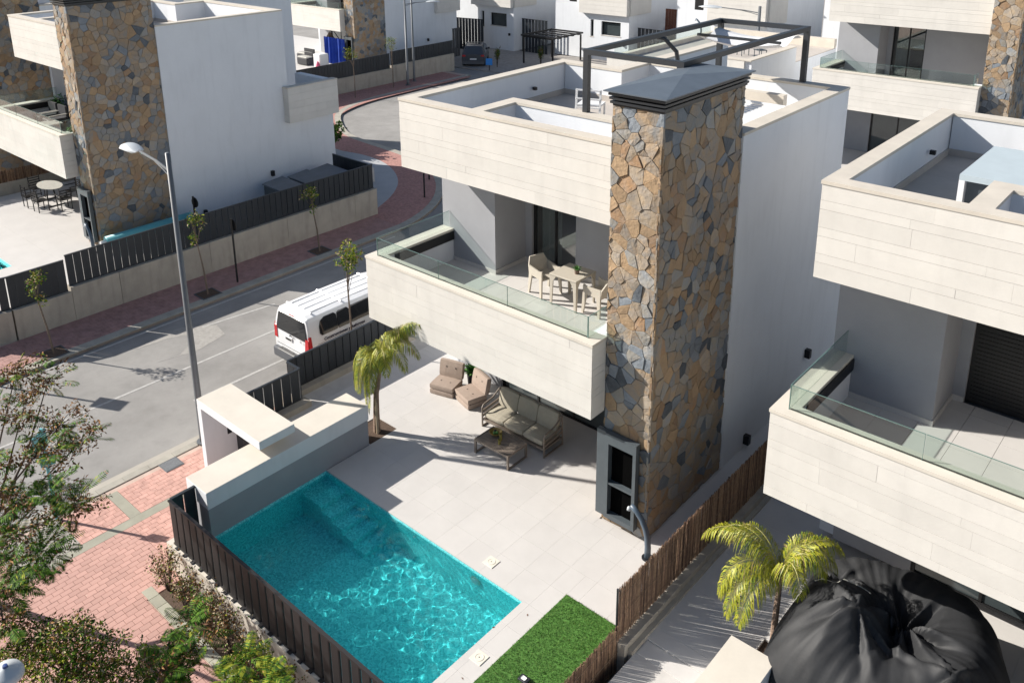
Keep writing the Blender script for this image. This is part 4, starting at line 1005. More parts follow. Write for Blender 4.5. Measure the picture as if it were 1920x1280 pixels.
# dry shrubs in the bed
def shrub(x, y, z, h, w_, label, seed, wts=(1, 3, 3, 4, 4, 5), group='dry shrubs in the planted bed', n=420, ls=.045, name='dry_shrub', stems=26):
    g_ = random.Random(seed); t = thing(name, label, 'shrub', (x, y, z), 0, group); b = MB(); lf = MB()
    for k in range(stems):
        a = g_.uniform(0, 6.28); rr = w_*math.sqrt(g_.random()); e = Vector((math.cos(a)*rr, math.sin(a)*rr*.8, h*g_.uniform(.55, 1.05))); m_ = Vector((e.x*.4, e.y*.4, e.z*.5))
        b.tube([(e.x*.1, e.y*.1, 0), m_, e], [.006, .004, .002], 3)
        for j in range(n//stems):
            u = g_.uniform(.35, 1.03); p = (m_*(1-u)+e*u) if u < 1 else e; leaf1(lf, p+Vector((g_.gauss(0, .035), g_.gauss(0, .035), g_.gauss(0, .03))), ls*g_.uniform(.7, 1.3), wts, g_, asp=.6)
    b.build('stems', BARKD, t, kind='stuff'); lf.build('leaves', LG, t, kind='stuff'); return t
desc = ['dry grey brown shrub at the far end of the bed, by the fence corner', 'dry shrub second from the fence corner in the bed', 'straggly olive shrub third from the fence corner', 'leafy brown shrub in the middle of the bed against the cream wall', 'dry shrub between the middle of the bed and the feathery sapling', 'low brown shrub near the bottom edge of the photo under the fence', 'last dry shrub along the cream wall, cut by the bottom edge']
for k in range(7): shrub(-6.45+k*.72+.0, -6.38-.03*(k % 2), Z0, .84-.02*k, .38, desc[k], 60+k, wts=(0, 2+(k % 3), 1, 6, 4, 7), n=900, stems=40)
shrub(-27.5, 13.6, Z0, 1.7, 1.0, 'dark green round bush at the corner of the left villa', 75, wts=(9, 5, 0, 0, 0, 0), group=None, n=1600, ls=.14, name='round_bush', stems=60)
# palms
PG = [mat('palm_frond_green', (.11, .17, .012), .5, .25, 6), mat('palm_frond_yellow', (.33, .33, .02), .5, .25, 6), mat('palm_frond_dry', (.30, .22, .07), .6, .3, 6), mat('palm_rachis', (.33, .30, .07), .5, .1)]
PTR = mat('palm_trunk_bark', (.27, .19, .14), .9, .25, 14, .8, 30)
def frond(parent, base, az, L, e0, droop, g_, wts=(6, 5, 1), ll=.34, n=34, wl=.011, hang=.9, early=.5, late=1.2):
    b = MB(); d = Vector((math.cos(az)*math.cos(e0), math.sin(az)*math.cos(e0), math.sin(e0))); p = Vector(base); pts = [p.copy()]; st = L/n; fr = []
    for k in range(n):
        p = p+d*st; d = (d+Vector((0, 0, -droop/n*(early+late*k/n)))).normalized(); pts.append(p.copy()); fr.append(d.copy())
    b.tube(pts[::3]+[pts[-1]], [.013*(1-.8*k/(len(pts[::3]))) for k in range(len(pts[::3])+1)], 4, 3)
    for k in range(5, n+1):
        d = fr[k-1]; side = d.cross(Vector((0, 0, 1))); side = side.normalized() if side.length > .15 else Vector((math.sin(az), -math.cos(az), 0)); u = k/n
        for s_ in (-1, 1):
            for rep in (0, 1, 2):
                ln = ll*(math.sin(math.pi*min(1, u*.78+.18))**.7)*g_.uniform(.75, 1.15); q = pts[k]+d*st*(.33*rep)
                d1 = (side*s_*g_.uniform(.55, .9)+d*g_.uniform(.3, .7)+Vector((0, 0, g_.uniform(-.35, .05)))).normalized(); a1 = q+d1*ln*.4; d2 = (d1+Vector((0, 0, -hang*g_.uniform(.7, 1.3)))).normalized(); a2 = a1+d2*ln*.33; d3 = (d2+Vector((0, 0, -hang))).normalized(); a3 = a2+d3*ln*.3
                wv = d.cross(d1); wv = (wv.cross(d1)).normalized()*wl; i = len(b.v); m_ = g_.choices((0, 1, 2), wts)[0]
                b.v += [tuple(q), tuple(a1+wv), tuple(a1-wv), tuple(a2+wv*.8), tuple(a2-wv*.8), tuple(a3)]
                b.f += [(i, i+1, i+2), (i+1, i+3, i+4, i+2), (i+3, i+5, i+4)]; b.m += [m_]*3
    return b.build('frond', PG, parent)
g_ = random.Random(90)
palm = thing('palm_tree', 'young drooping palm on the patio, between the pool wall and the floor cushions', 'palm', (-6.72, -.98, -.02))
MB().tube([(0, 0, 0), (.02, .0, .5), (.03, .02, 1.0), (.12, .10, 1.6)], [.09, .075, .065, .04], 10).build('trunk', PTR, palm)
MB().tube([(.09, -.05, 0), (.08, -.04, .6), (.03, 0, 1.15)], [.03, .03, .02], 8).build('side_stem', mat('dry_stem', (.45, .36, .25), .8, .2, 8), palm)
for (az, L, e0, dr, ea) in ((42, 2.3, 74, 2.2, .5), (30, 2.05, 78, 2.5, .5), (55, 2.05, 77, 2.5, .5), (36, 1.8, 82, 2.9, .6), (20, 1.75, 80, 3.1, .7), (66, 1.7, 82, 3.1, .7), (0, 1.65, 82, 3.5, .8), (85, 1.6, 82, 3.5, .8), (330, 1.7, 84, 3.9, .8), (300, 1.75, 86, 5.2, 1.0), (270, 1.75, 86, 5.6, 1.0), (240, 1.8, 87, 6.0, 1.1), (222, 1.85, 87, 6.0, 1.1), (205, 1.75, 87, 6.2, 1.1), (175, 1.6, 88, 6.4, 1.2), (130, 1.5, 88, 5.5, 1.0), (232, 1.6, 86, 7.5, 1.6), (255, 1.6, 86, 7.5, 1.6), (45, 1.6, 88, 3.9, .8), (100, 1.5, 86, 4.0, .8)):
    frond(palm, (.12, .10, 1.5), rad(az), L, rad(e0), dr, g_, wts=(4, 7, .8), ll=.40, n=44, wl=.006, hang=1.4, early=ea)
HUB = 1.62
palm2 = thing('palm_tree', 'bright yellow green palm behind the white wall at the bottom, before the black cover', 'palm', (2.92, -.66, -.2))
MB().tube([(0, 0, 0), (-.02, .0, .5), (.0, .0, HUB)], [.07, .055, .045], 10).build('trunk', PTR, palm2)
for (az, L, e0, dr) in ((200, 1.7, 66, 2.6), (185, 1.5, 70, 3.0), (170, 1.35, 74, 3.4), (40, 1.5, 74, 3.2), (25, 1.35, 76, 3.6), (60, 1.3, 78, 3.7), (10, 1.25, 80, 4.2), (-40, 1.2, 80, 4.8), (240, 1.5, 50, 3.9), (255, 1.4, 46, 3.6), (225, 1.55, 60, 4.0), (215, 1.3, 40, 3.2), (50, 1.1, 84, 4.6)):
    frond(palm2, (0, 0, HUB-.05), rad(az), L, rad(e0), dr, g_, wts=(3, 9, 1), ll=.40, n=42, wl=.0052, hang=1.2)
palm3 = dup(palm2, (-30.0, 2.2, .1), 0, label='palm with yellow fronds beside the reed fence at the left edge'); palm3.scale = (.8, .8, .8)

# ================================================================= FURNITURE
RESIN = mat('beige_resin', (.46, .42, .35), .6, .04, 8)
FRM = mat('taupe_aluminium', (.20, .165, .135), .45, .08, 8)
CUSH = mat('olive_beige_fabric', (.38, .345, .27), .95, .06, 10, .25, 160)
PINK = mat('dusty_pink_fabric', (.35, .275, .225), .95, .06, 10, .25, 160)
TERRA = mat('terracotta_pot', (.17, .12, .09), .8, .15, 12)
GREENP = [mat('house_plant_green', (.04, .16, .03), .5, .3, 10), mat('house_plant_light', (.13, .30, .07), .5, .3, 10)]
tb_ = thing('balcony_table', 'square beige resin table on the balcony', 'table', (-3.37, 2.06, 3.2))
MB().rbox(-.37, -.37, .71, .37, .37, .75, .01, 2).build('table_top', RESIN, tb_)
for sx in (-1, 1):
    for sy in (-1, 1):
        b = MB(); x0, y0 = sx*.36, sy*.36
        def L_(d, z): return [(x0-sx*d, y0, z), (x0, y0, z), (x0, y0-sy*d, z), (x0-sx*.03, y0-sy*d, z), (x0-sx*.03, y0-sy*.03, z), (x0-sx*d, y0-sy*.03, z)]
        A, C_, D_ = L_(.05, 0), L_(.085, .58), L_(.17, .71); b.v = A+C_+D_
        for s0 in (0, 6):
            for k in range(6): b.f.append((s0+k, s0+(k+1) % 6, s0+6+(k+1) % 6, s0+6+k)); b.m.append(0)
        b.f.append((5, 4, 3, 2, 1, 0)); b.m.append(0); b.build('leg', RESIN, tb_)
def resin_chair(loc, rz, label):
    t = thing('resin_armchair', label, 'chair', loc, rz, 'beige resin chairs on the balcony')
    MB().rbox(-.24, -.24, .42, .24, .24, .455, .01, 1).build('seat', RESIN, t)
    for sx in (-1, 1):
        for yf in (-1, 1):
            yb = yf*.24; b = MB(); b.v = [(sx*.30, yb+.02*yf, 0), (sx*.26, yb+.02*yf, 0), (sx*.26, yb-.03*yf, 0), (sx*.30, yb-.03*yf, 0), (sx*.27, yb, .66 if yf < 0 else .64), (sx*.235, yb, .66 if yf < 0 else .64), (sx*.235, yb-.13*yf, .62), (sx*.27, yb-.13*yf, .62)]
            b.f = [(0,1,2,3), (4,7,6,5), (0,4,5,1), (1,5,6,2), (2,6,7,3), (3,7,4,0)]; b.m = [0]*6; b.build('leg', RESIN, t)
        b = MB(); b.v = [(sx*.275, -.25, .62), (sx*.275, .25, .66), (sx*.275, .25, .45), (sx*.275, -.2, .45), (sx*.24, -.25, .62), (sx*.24, .25, .66), (sx*.24, .25, .45), (sx*.24, -.2, .45)]
        b.f = [(0,1,2,3), (7,6,5,4), (0,4,5,1), (1,5,6,2), (2,6,7,3), (3,7,4,0)]; b.m = [0]*6; b.build('armrest', RESIN, t)
    b = MB(); P0 = [(-.27, .22, .44), (.27, .22, .44), (.27, .25, .64), (.19, .33, .82), (-.19, .33, .82), (-.27, .25, .64)]
    b.v = P0+[(x, y+.03, z) for x, y, z in P0]; b.f = [(0,1,2,3,4,5), (11,10,9,8,7,6)]; b.m = [0, 0]
    for k in range(6): b.f.append((k, 6+k, 6+(k+1) % 6, (k+1) % 6)); b.m.append(0)
    b.build('backrest', RESIN, t); return t
resin_chair((-4.17, 2.08, 3.2), rad(75), 'beige resin armchair on the left side of the balcony table')
resin_chair((-2.68, 2.12, 3.2), rad(-95), 'beige resin armchair half hidden behind the stone chimney')
def spiky(t, c, n, L, g_, w_=.02):
    b = MB()
    for k in range(n):
        a = g_.uniform(0, 6.28); e = g_.uniform(.5, 1.3); d = Vector((math.cos(a)*math.cos(e), math.sin(a)*math.cos(e), math.sin(e))); s_ = d.cross(Vector((0, 0, 1))).normalized()*w_; l = L*g_.uniform(.7, 1.1); p = Vector(c)
        m1 = p+d*l*.5; tip = p+d*l+Vector((0, 0, -l*.18)); i = len(b.v); b.v += [tuple(p-s_*.5), tuple(p+s_*.5), tuple(m1+s_), tuple(m1-s_), tuple(tip)]; b.f += [(i, i+1, i+2, i+3), (i+3, i+2, i+4)]; b.m += [g_.randrange(2)]*2
    return b.build('foliage', GREENP, t)
t = thing('potted_succulent', 'small green succulent in a clay pot on the balcony table', 'plant', (-3.25, 2.05, 3.95)); MB().lathe([(0, 0), (.05, 0), (.06, .09), (.045, .09), (.04, .08), (0, .08)], n=14).build('pot', TERRA, t); spiky(t, (0, 0, .08), 26, .16, g_, .018)
t = thing('potted_plant', 'bright green plant in a tall pot between the two floor cushions', 'plant', (-6.38, 1.92, 0)); MB().lathe([(0, 0), (.12, 0), (.15, .34), (.13, .34), (.12, .31), (0, .31)], n=16).build('pot', ANTH, t); spiky(t, (0, 0, .3), 80, .42, g_, .03)
# sofa
sf = thing('outdoor_sofa', 'three seat garden sofa with olive beige cushions and brown metal frame under the balcony', 'sofa', (-4.045, .98, 0))
Lh = .925; f = MB()
for k in range(3):
    x0 = -Lh+.05+k*(2*Lh-.1)/3; x1 = x0+(2*Lh-.1)/3-.01
    MB().rbox(x0, -.2, .24, x1, .34, .38, .03, 2, bulge=.018).build('seat_cushion', CUSH, sf)
    b = MB().rbox(x0, -.07, 0, x1, .07, .44, .03, 2, bulge=.018); b.xf(Matrix.Translation((0, .33, .36)) @ Matrix.Rotation(rad(-14), 4, 'X')).build('back_cushion', CUSH, sf)
for sx in (-1, 1):
    b = MB().tube([(sx*Lh, -.22, .0), (sx*Lh, -.22, .50), (sx*Lh, -.18, .555), (sx*Lh, .15, .60), (sx*Lh, .42, .74)], .022, 6).tube([(sx*Lh, .42, .74), (sx*Lh, .44, 0)], .022, 6).tube([(sx*Lh, -.22, .02), (sx*Lh, .44, .02)], .02, 6)
    for z in (.28, .40): b.beam((sx*Lh, -.2, z), (sx*Lh, .43, z+.06), .02, .06)
    b.build('arm_frame', FRM, sf)
MB().box(-Lh, -.22, .17, Lh, .42, .21).build('seat_frame', FRM, sf); MB().tube([(-Lh, .43, .72), (Lh, .43, .72)], .02, 6).tube([(-Lh, .43, .45), (Lh, .43, .45)], .015, 6).build('back_rail', FRM, sf)
# coffee table
ct = thing('coffee_table', 'low brown slatted garden table in front of the sofa', 'table', (-3.92, .22, 0))
for k in range(7): part('slat', FRM, ct, (-.47, -.29+k*.084, .335, .47, -.29+k*.084+.078, .355))
part('table_frame', FRM, ct, (-.5, -.32, .31, -.472, .32, .36), (.472, -.32, .31, .5, .32, .36), (-.472, -.32, .31, .472, -.295, .357), (-.472, .298, .31, .472, .32, .357))
for sx in (-1, 1):
    for sy in (-1, 1): part('leg', FRM, ct, (sx*.5, sy*.32, 0, sx*.455, sy*.28, .31))
    part('foot_rail', FRM, ct, (sx*.5, -.28, 0, sx*.46, .28, .03))
t = thing('fruit_bowl', 'yellow and dark ceramic bowl on the low garden table', 'bowl', (-4.16, .33, .357)); MB().lathe([(.06, 0), (.11, .03), (.15, .08), (.145, .085), (.10, .035), (0, .02)], n=20).build('bowl', mat('yellow_glaze', (.38, .25, .06), .3, .15, 10), t)
for k, (x, y) in enumerate(((-.03, .02), (.04, .0), (0, -.045))): MB().lathe([(0, 0), (.03, .01), (.038, .035), (.03, .06), (0, .07)], (x, y, .03), 10).build('fruit', GREENP[1] if k else BLACK, t, smooth=True)
for k, (x, y, lab) in enumerate(((-3.93, .24, 'taller drinking glass beside the bowl on the low table'), (-3.86, .12, 'shorter drinking glass at the front of the low table'))):
    t = thing('drinking_glass', lab, 'glass', (x, y, .357)); MB().lathe([(.0, 0), (.028, 0), (.035, .16-.05*k), (.032, .16-.05*k), (.026, .01), (0, .01)], n=14).build('tumbler', mat('amber_glass', (.30, .25, .07), .1, .1), t)
# floor cushions
def poof(cx, cy, az, label):
    t = thing('floor_cushion_seat', label, 'floor sofa', (cx, cy, 0), az, 'floor cushion seats by the house wall')
    for k, z in enumerate((0, .14)):
        b = MB().rbox(-.33, -.27, z, .33, .27, z+.138, .02, 2, bulge=.006); b.build('seat_cushion', PINK, t)
    b = MB().rbox(-.33, -.07, 0, .33, .07, .42, .02, 2, bulge=.01).xf(Matrix.Translation((0, .27, .26)) @ Matrix.Rotation(rad(-12), 4, 'X')).build('back_cushion', PINK, t)
    q = Matrix.Translation((0, .27, .26)) @ Matrix.Rotation(rad(-12), 4, 'X')
    for x in (-.13, .13):
        MB().lathe([(0, .012), (.02, .006), (.022, 0)], n=8).xf(Matrix.Translation((x, -.02, .283))).build('button', FRM, t)
        MB().lathe([(0, .012), (.02, .006), (.022, 0)], n=8).xf(q @ Matrix.Translation((x, -.08, .27)) @ Matrix.Rotation(rad(90), 4, 'X')).build('button', FRM, t)
poof(-6.69, 1.28, rad(15), 'dusty pink floor cushion seat on the left, nearer the palm')
poof(-5.9, 1.34, rad(-16), 'dusty pink floor cushion seat on the right, next to the sofa')
# shower
sh = thing('pool_shower', 'curved dark blue grey solar shower behind the reed fence', 'shower', (.26, -.33, 0))
MB().tube([(0, 0, 0), (.0, 0, .25), (-.02, 0, .45), (-.07, 0, .62), (-.16, 0, .78), (-.28, 0, .90), (-.40, 0, .97)], [.062, .06, .058, .055, .052, .05, .05], 14).build('column', mat('shower_blue_grey', (.07, .10, .135), .4, .05), sh, smooth=True)
MB().lathe([(0, -.03), (.045, -.03), (.03, .03), (0, .04)], n=14).xf(Matrix.Translation((-.44, 0, .88))).build('shower_head', LAMPT, sh, smooth=True)
MB().tube([(.0, 0, 0), (0, 0, .02)], .11, 16).build('foot', ANTH, sh)
dup(sh, (-22.15, -.62, .11), 0, label='curved dark shower on the patio of the left villa')
dup(sh, (-19.3, 36.0, 3.4), 0, label='curved dark shower column seen behind the roof terrace')
# pergola on the roof
PG_ = mat('pergola_anthracite', (.02, .024, .03), .45, .1, 5, spec=.6)
pg = thing('roof_pergola', 'black metal pergola frame standing on the roof terrace', 'pergola', (-3.35, 2.4, 7.52))
x0, x1, y0, y1, zt = -3.33, -1.08, 2.40, 8.10, 8.86
for (x, y) in ((x0, y0), (x1, y0), (x0, y1), (x1, y1)): rel(part('post', PG_, pg, (x-.06, y-.06, 7.522, x+.06, y+.06, zt-.11)), pg)
for q in ((x0-.06, y0-.06, x1+.06, y0+.06), (x0-.06, y1-.06, x1+.06, y1+.06), (x0-.06, y0+.061, x0+.06, y1-.061), (x1-.06, y0+.061, x1+.06, y1-.061)): rel(part('beam', PG_, pg, (q[0], q[1], zt-.11, q[2], q[3], zt)), pg)
b = MB(); n = 10
for i in range(n):
    for j in range(6):
        def pt(i, j): u = i/n; v = j/6; return (x0+.1+(x1-x0-.2)*u, y1-1.25+v*1.2, zt-.28-.13*math.sin(math.pi*u)*1.0-.10*math.sin(math.pi*v*2))
        b.face([pt(i, j), pt(i+1, j), pt(i+1, j+1), pt(i, j+1)])
rel(b.build('rolled_awning', mat('awning_cloth', (.62, .63, .65), .8, .04), pg, smooth=True), pg)
rel(part('awning_bar', PG_, pg, (x0+.06, y1-1.3, zt-.27, x1-.06, y1-1.24, zt-.21)), pg)
rel(MB().tube([(-3.0, 5.6, 6.64), (-3.0, 5.6, 7.9), (-3.05, 5.5, 8.4), (-3.25, 5.3, 8.7), (-3.5, 5.1, 8.8)], .05, 10).build('shower_pipe', PG_, pg), pg)
# white chair frame on roof
rc = thing('white_garden_chair', 'white metal chair frame on the roof terrace by the pergola post', 'chair', (-4.9, 4.6, 6.64), rad(20))
b = MB()
for x in (-.3, .3): b.beam((x, 0, 0), (x, .08, .75), .05, .03)
for k in range(4): b.beam((-.3, .02*k, .1+k*.21), (.3, .02*k, .1+k*.21), .04, .035)
b.build('backrest', WHT, rc); part('seat', WHT, rc, (-.3, .08, .33, .3, .55, .37))
for x in (-.28, .28): part('leg', WHT, rc, (x-.02, .5, 0, x+.02, .54, .33))
# white louvred casing on main roof
wb = thing('white_roof_pergola', 'white slatted sunshade at the back of the main roof terrace', 'pergola', (-.95, 4.9, 6.64))
for k in range(12): part('louvre', WHT, wb, (-.6, -1.0+k*.18, .66, .58, -1.0+k*.18+.12, .69))
for (x, y) in ((-.6, -1.05), (.55, -1.05), (-.6, 1.15), (.55, 1.15)): part('post', WHT, wb, (x-.03, y-.03, 0, x+.03, y+.03, .66))
part('frame', WHT, wb, (-.64, -1.1, .69, .62, -1.02, .74), (-.64, 1.12, .69, .62, 1.2, .74), (-.64, -1.02, .69, -.6, 1.12, .74), (.58, -1.02, .69, .62, 1.12, .74))
part('stair_wall', COPE, villa, (-2.6, 6.9, 6.64, -1.0, 7.1, 7.40)); part('stair_roof', ROOFT, villa, (-2.6, 5.9, 7.0, -1.6, 6.9, 7.08))
# white box on villaE roof
t = thing('white_roof_box', 'large white table-like box on the roof terrace of the right villa', 'box', (4.75, 4.0, 6.74)); part('top', mat('blue_shaded_sheet', (.46, .53, .56), .5, .04), t, (-.95, -.95, .62, 1.6, 1.2, .72)); part('panel', ANTH2, t, (-.85, -.85, 0, 1.5, -.8, .62), (-.85, -.8, 0, -.8, 1.1, .62)); part('trim', WHT, t, (-.95, -.95, 0, -.86, -.86, .62))  # white top, its bluish shade put into the colour

# black covered heap
COV = mat('black_tarpaulin', (.022, .023, .025), .62, .2, 3, .12, 14, spec=.35)
cv = COVT = thing('tarpaulin_cover', 'large crumpled black tarpaulin covering furniture under the right balcony', 'cover', (4.55, -.25, -.17))
b = MB(); nr, na = 60, 180
from mathutils import noise
def rdg(x, y, s_): return 1-abs(noise.noise(Vector((x*s_+3.1, y*s_+1.7, .5))))*2.6
def cover_pt(u, a):
    ca, sa = math.cos(a), math.sin(a); sq = (abs(ca)**2.6+abs(sa)**2.6)**(-1/2.6)
    x = 1.62*u*ca*sq*.97; y = 1.95*u*sa*sq*.94
    h = 1.42*(1-u**6)**.55*(1-.12*u) if u < 1 else 0
    h *= 1+.07*math.sin(2*a+1)
    for (px_, py_, dep, R_, k1, ph) in ((-.35, -.5, -.30, 1.15, 7, .4), (.12, .1, .55, .95, 7, 2.0), (1.0, -.65, -.22, .8, 6, 1.1), (-.95, .5, .22, .7, 5, .3)):
        dx, dy = x-px_, y-py_; r_ = math.hypot(dx, dy)/R_; an = math.atan2(dy, dx)
        if r_ < 1:
            fall = (1-r_); q = ((an*k1/(2*math.pi)+ph+.22*math.sin(2*an+ph)+.1*math.sin(5*an)) % 1); tri = min(q/.25, (1-q)/.75)
            h += -dep*fall**1.4*(1 if dep < 0 else .9)+.5*abs(dep)*(tri-.5)*min(1, r_*5)*fall*1.5
    h += .045*abs(math.sin(8*a+2.5*math.sin(2*a+1)))*u**2+.03*abs(math.sin(17*a+3*math.sin(3*a)+4*u))*u
    h += .06*max(0, rdg(x, y, .8))**2+.03*noise.noise(Vector((x*1.3, y*1.3, 2)))
    rr = 1+(.05*math.sin(5*a+1.3)+.03*noise.noise(Vector((ca*4, sa*4, 0))))*u**3
    return (x*rr, y*rr, max(.012, h))
b.v.append(cover_pt(0.0001, 0))
for i in range(1, nr+1):
    u = (i/nr)**.8
    for j in range(na): b.v.append(cover_pt(u, 2*math.pi*j/na))
for j in range(na): b.f.append((0, 1+j, 1+(j+1) % na)); b.m.append(0)
for i in range(nr-1):
    for j in range(na): b.f.append((1+i*na+j, 1+i*na+(j+1) % na, 1+(i+1)*na+(j+1) % na, 1+(i+1)*na+j)); b.m.append(0)
b.build('tarpaulin', COV, cv, smooth=True); cv.scale = (1.06, 1.05, 1.1)
rp = [cover_pt(.78-.5*k/8, rad(175-k*3)) for k in range(9)]
MB().tube([(p[0], p[1], p[2]+.012) for p in rp], .008, 5).build('rope', mat('white_rope', (.5, .5, .45), .8), cv)

# left villa furniture
WICK = mat('dark_wicker', (.035, .035, .04), .7, .2, 30)
LTX = mat('pale_table_top', (.42, .41, .37), .6, .1, 8)
t = thing('garden_table', 'oval pale topped table with dark chairs on the left villa patio', 'table', (-28.65, .62, .11)); b = MB().lathe([(0, .74), (.42, .74), (.42, .77), (0, .77)], n=32); b.v = [(x*1.75, y, z) for x, y, z in b.v]; b.build('table_top', LTX, t)
for sx in (-1, 1): MB().tube([(sx*.5, 0, 0), (sx*.3, 0, .74)], .03, 6).tube([(sx*.5, -.3, .02), (sx*.5, .3, .02)], .025, 6).build('leg', BLACK, t)
def metal_chair(loc, rz, label, grp, m=BLACK):
    t = thing('metal_chair', label, 'chair', loc, rz, grp); part('seat', m, t, (-.22, -.22, .42, .22, .22, .45))
    b = MB()
    for k in range(4): b.box(-.21, .21, .5+k*.1, .21, .23, .54+k*.1)
    b.box(-.23, .205, .42, -.2, .235, .9).box(.2, .205, .42, .23, .235, .9); b.build('backrest', m, t)
    for x in (-1, 1):
        for y in (-1, 1): part('leg', m, t, (x*.2-.015, y*.2-.015, 0, x*.2+.015, y*.2+.015, .42))
    part('armrest', m, t, (-.26, -.22, .62, -.22, .22, .65)); part('armrest', m, t, (.22, -.22, .62, .26, .22, .65)); return t
gch = 'dark metal chairs round the oval table'
for k, (x, y, a, lab) in enumerate(((-29.75, .5, 90, 'dark metal chair at the left end of the oval table'), (-28.9, -.1, 180, 'dark metal chair in front of the oval table, casting a shadow on the patio'), (-28.0, -.05, 185, 'dark metal chair in front of the oval table nearest the stone chimney'), (-28.3, 1.35, 0, 'dark metal chair behind the oval table'), (-27.5, .65, -90, 'dark metal chair between the oval table and the stone chimney'))): metal_chair((x, y, .11), rad(a), lab, gch)
t = thing('terrace_lounge', 'dark garden armchair with pale armrests on the left villa balcony', 'chair', (-27.9, .95, 3.31)); MB().rbox(-.35, -.35, .2, .35, .35, .42, .03, 1).build('seat', WICK, t); part('backrest', WICK, t, (-.35, .3, .42, .35, .38, .85)); part('armrest', LTX, t, (-.4, -.35, .55, -.34, .35, .58)); part('armrest', LTX, t, (.34, -.35, .55, .4, .35, .58))
c = dup(t, (-28.8, .95, 3.31), label='second dark armchair with pale armrests, farther left on the same balcony')
t = thing('balcony_coffee_table', 'small pale topped table between balcony plant and armchairs', 'table', (-27.3, .55, 3.31)); part('table_top', LTX, t, (-.4, -.3, .36, .4, .3, .4)); part('leg', BLACK, t, (-.3, -.2, 0, .3, .2, .36))
def leafy(loc, label, h, w_, n, seed, sz=.16):
    g3 = random.Random(seed); t = thing('balcony_plant', label, 'plant', loc, 0, None); MB().lathe([(0, 0), (.14, 0), (.18, .3), (0, .3)], n=12).build('pot', BLACK, t); b = MB()
    leaves(b, (0, 0, h*.62), (w_, w_, h*.4), n, sz, (5, 5), g3); b.build('foliage', GREENP, t, kind='stuff')
leafy((-24.2, .25, 3.31), 'bright green plant beside the stone chimney on the left balcony', .95, .28, 260, 5)
leafy((-29.2, 1.75, 3.31), 'dark green plant in the far corner of the left balcony', 1.0, .35, 240, 6)
b = thing('slatted_screen', 'dark slatted folding rack against the wall on the left balcony', 'rack', (-28.3, 1.75, 3.31))
for k in range(7): part('slat', ANTH2, b, (-.4, 0, .12+k*.13, .4, .03, .18+k*.13))
part('post', ANTH2, b, (-.43, -.0, 0, -.4, .04, 1.05), (.4, 0, 0, .43, .04, 1.05))
t = thing('pool_cover_roller', 'rolled teal pool cover lying along the foot of the left stone chimney', 'pool cover', (-21.8, 1.0, .5)); MB().tube([(0, -1.3, 0), (0, 1.9, 0)], .2, 18).build('rolled_cover', TEAL, t, smooth=True); MB().tube([(0, -1.5, 0), (0, -1.3, 0)], .08, 10).build('axle', WHT, t); part('stand', WHT, t, (-.2, -1.45, -.39, .2, -1.38, 0), (-.2, 1.95, -.39, .2, 2.02, 0))
part('roller_housing', TEAL, t, (.25, -1.2, -.1, .33, 1.9, -.02))
# far left-centre villa terrace clutter
BLU = mat('blue_drape', (.01, .05, .32), .8, .25, 2)
t = thing('blue_drape', 'deep blue cloth hanging under the balcony of the far villa', 'cloth', (-44.2, 27.0, .05)); b = MB()
for k in range(24):
    x0_ = -1.0+k*.1; b.face([(x0_, .15*math.sin(k*1.7), 0), (x0_+.1, .15*math.sin((k+1)*1.7), 0), (x0_+.1, .1*math.sin((k+1)*1.7), 1.9), (x0_, .1*math.sin(k*1.7), 1.9)])
b.build('cloth', BLU, t)
for k, (x, y, lab) in enumerate(((-47.0, 26.6, 'black wicker garden sofa under the far villa balcony, at its left'), (-45.6, 25.6, 'black wicker garden box seat in front of the blue drape'))):
    t = thing('wicker_sofa', lab, 'sofa', (x, y, .05), 0, 'black wicker seats'); MB().rbox(-.6, -.4, 0, .6, .4, .5, .04, 1).build('base', WICK, t); MB().rbox(-.55, -.38, .5, .55, .2, .6, .03, 1).build('cushion', LTX, t); part('backrest', WICK, t, (-.6, .3, .5, .6, .4, .8))
t = thing('hanging_egg_chair', 'brown wicker hanging egg chair under the far villa balcony', 'chair', (-46.3, 28.4, .05)); MB().lathe([(0, .35), (.35, .45), (.5, .9), (.38, 1.4), (.12, 1.85), (0, 1.95)], n=16).build('basket', mat('brown_wicker', (.16, .12, .09), .8, .3, 20), t); MB().tube([(.6, .3, 0), (.65, .3, 1.5), (.3, .1, 2.1), (0, 0, 2.0)], .03, 6).build('stand', BLACK, t)
t = thing('parasol_base_sheet', 'white sheet draped chair with a pink toy on the far villa terrace', 'covered chair', (-43.6, 25.5, .05)); MB().rbox(-.45, -.4, 0, .3, .4, 1.0, .06, 2).build('white_sheet', WHT, t); MB().lathe([(.2, 0), (.16, .25), (.08, .5), (0, .6)], (.25, -.55, 0), 10).build('toy', mat('pink_plastic', (.7, .1, .2), .5), t)

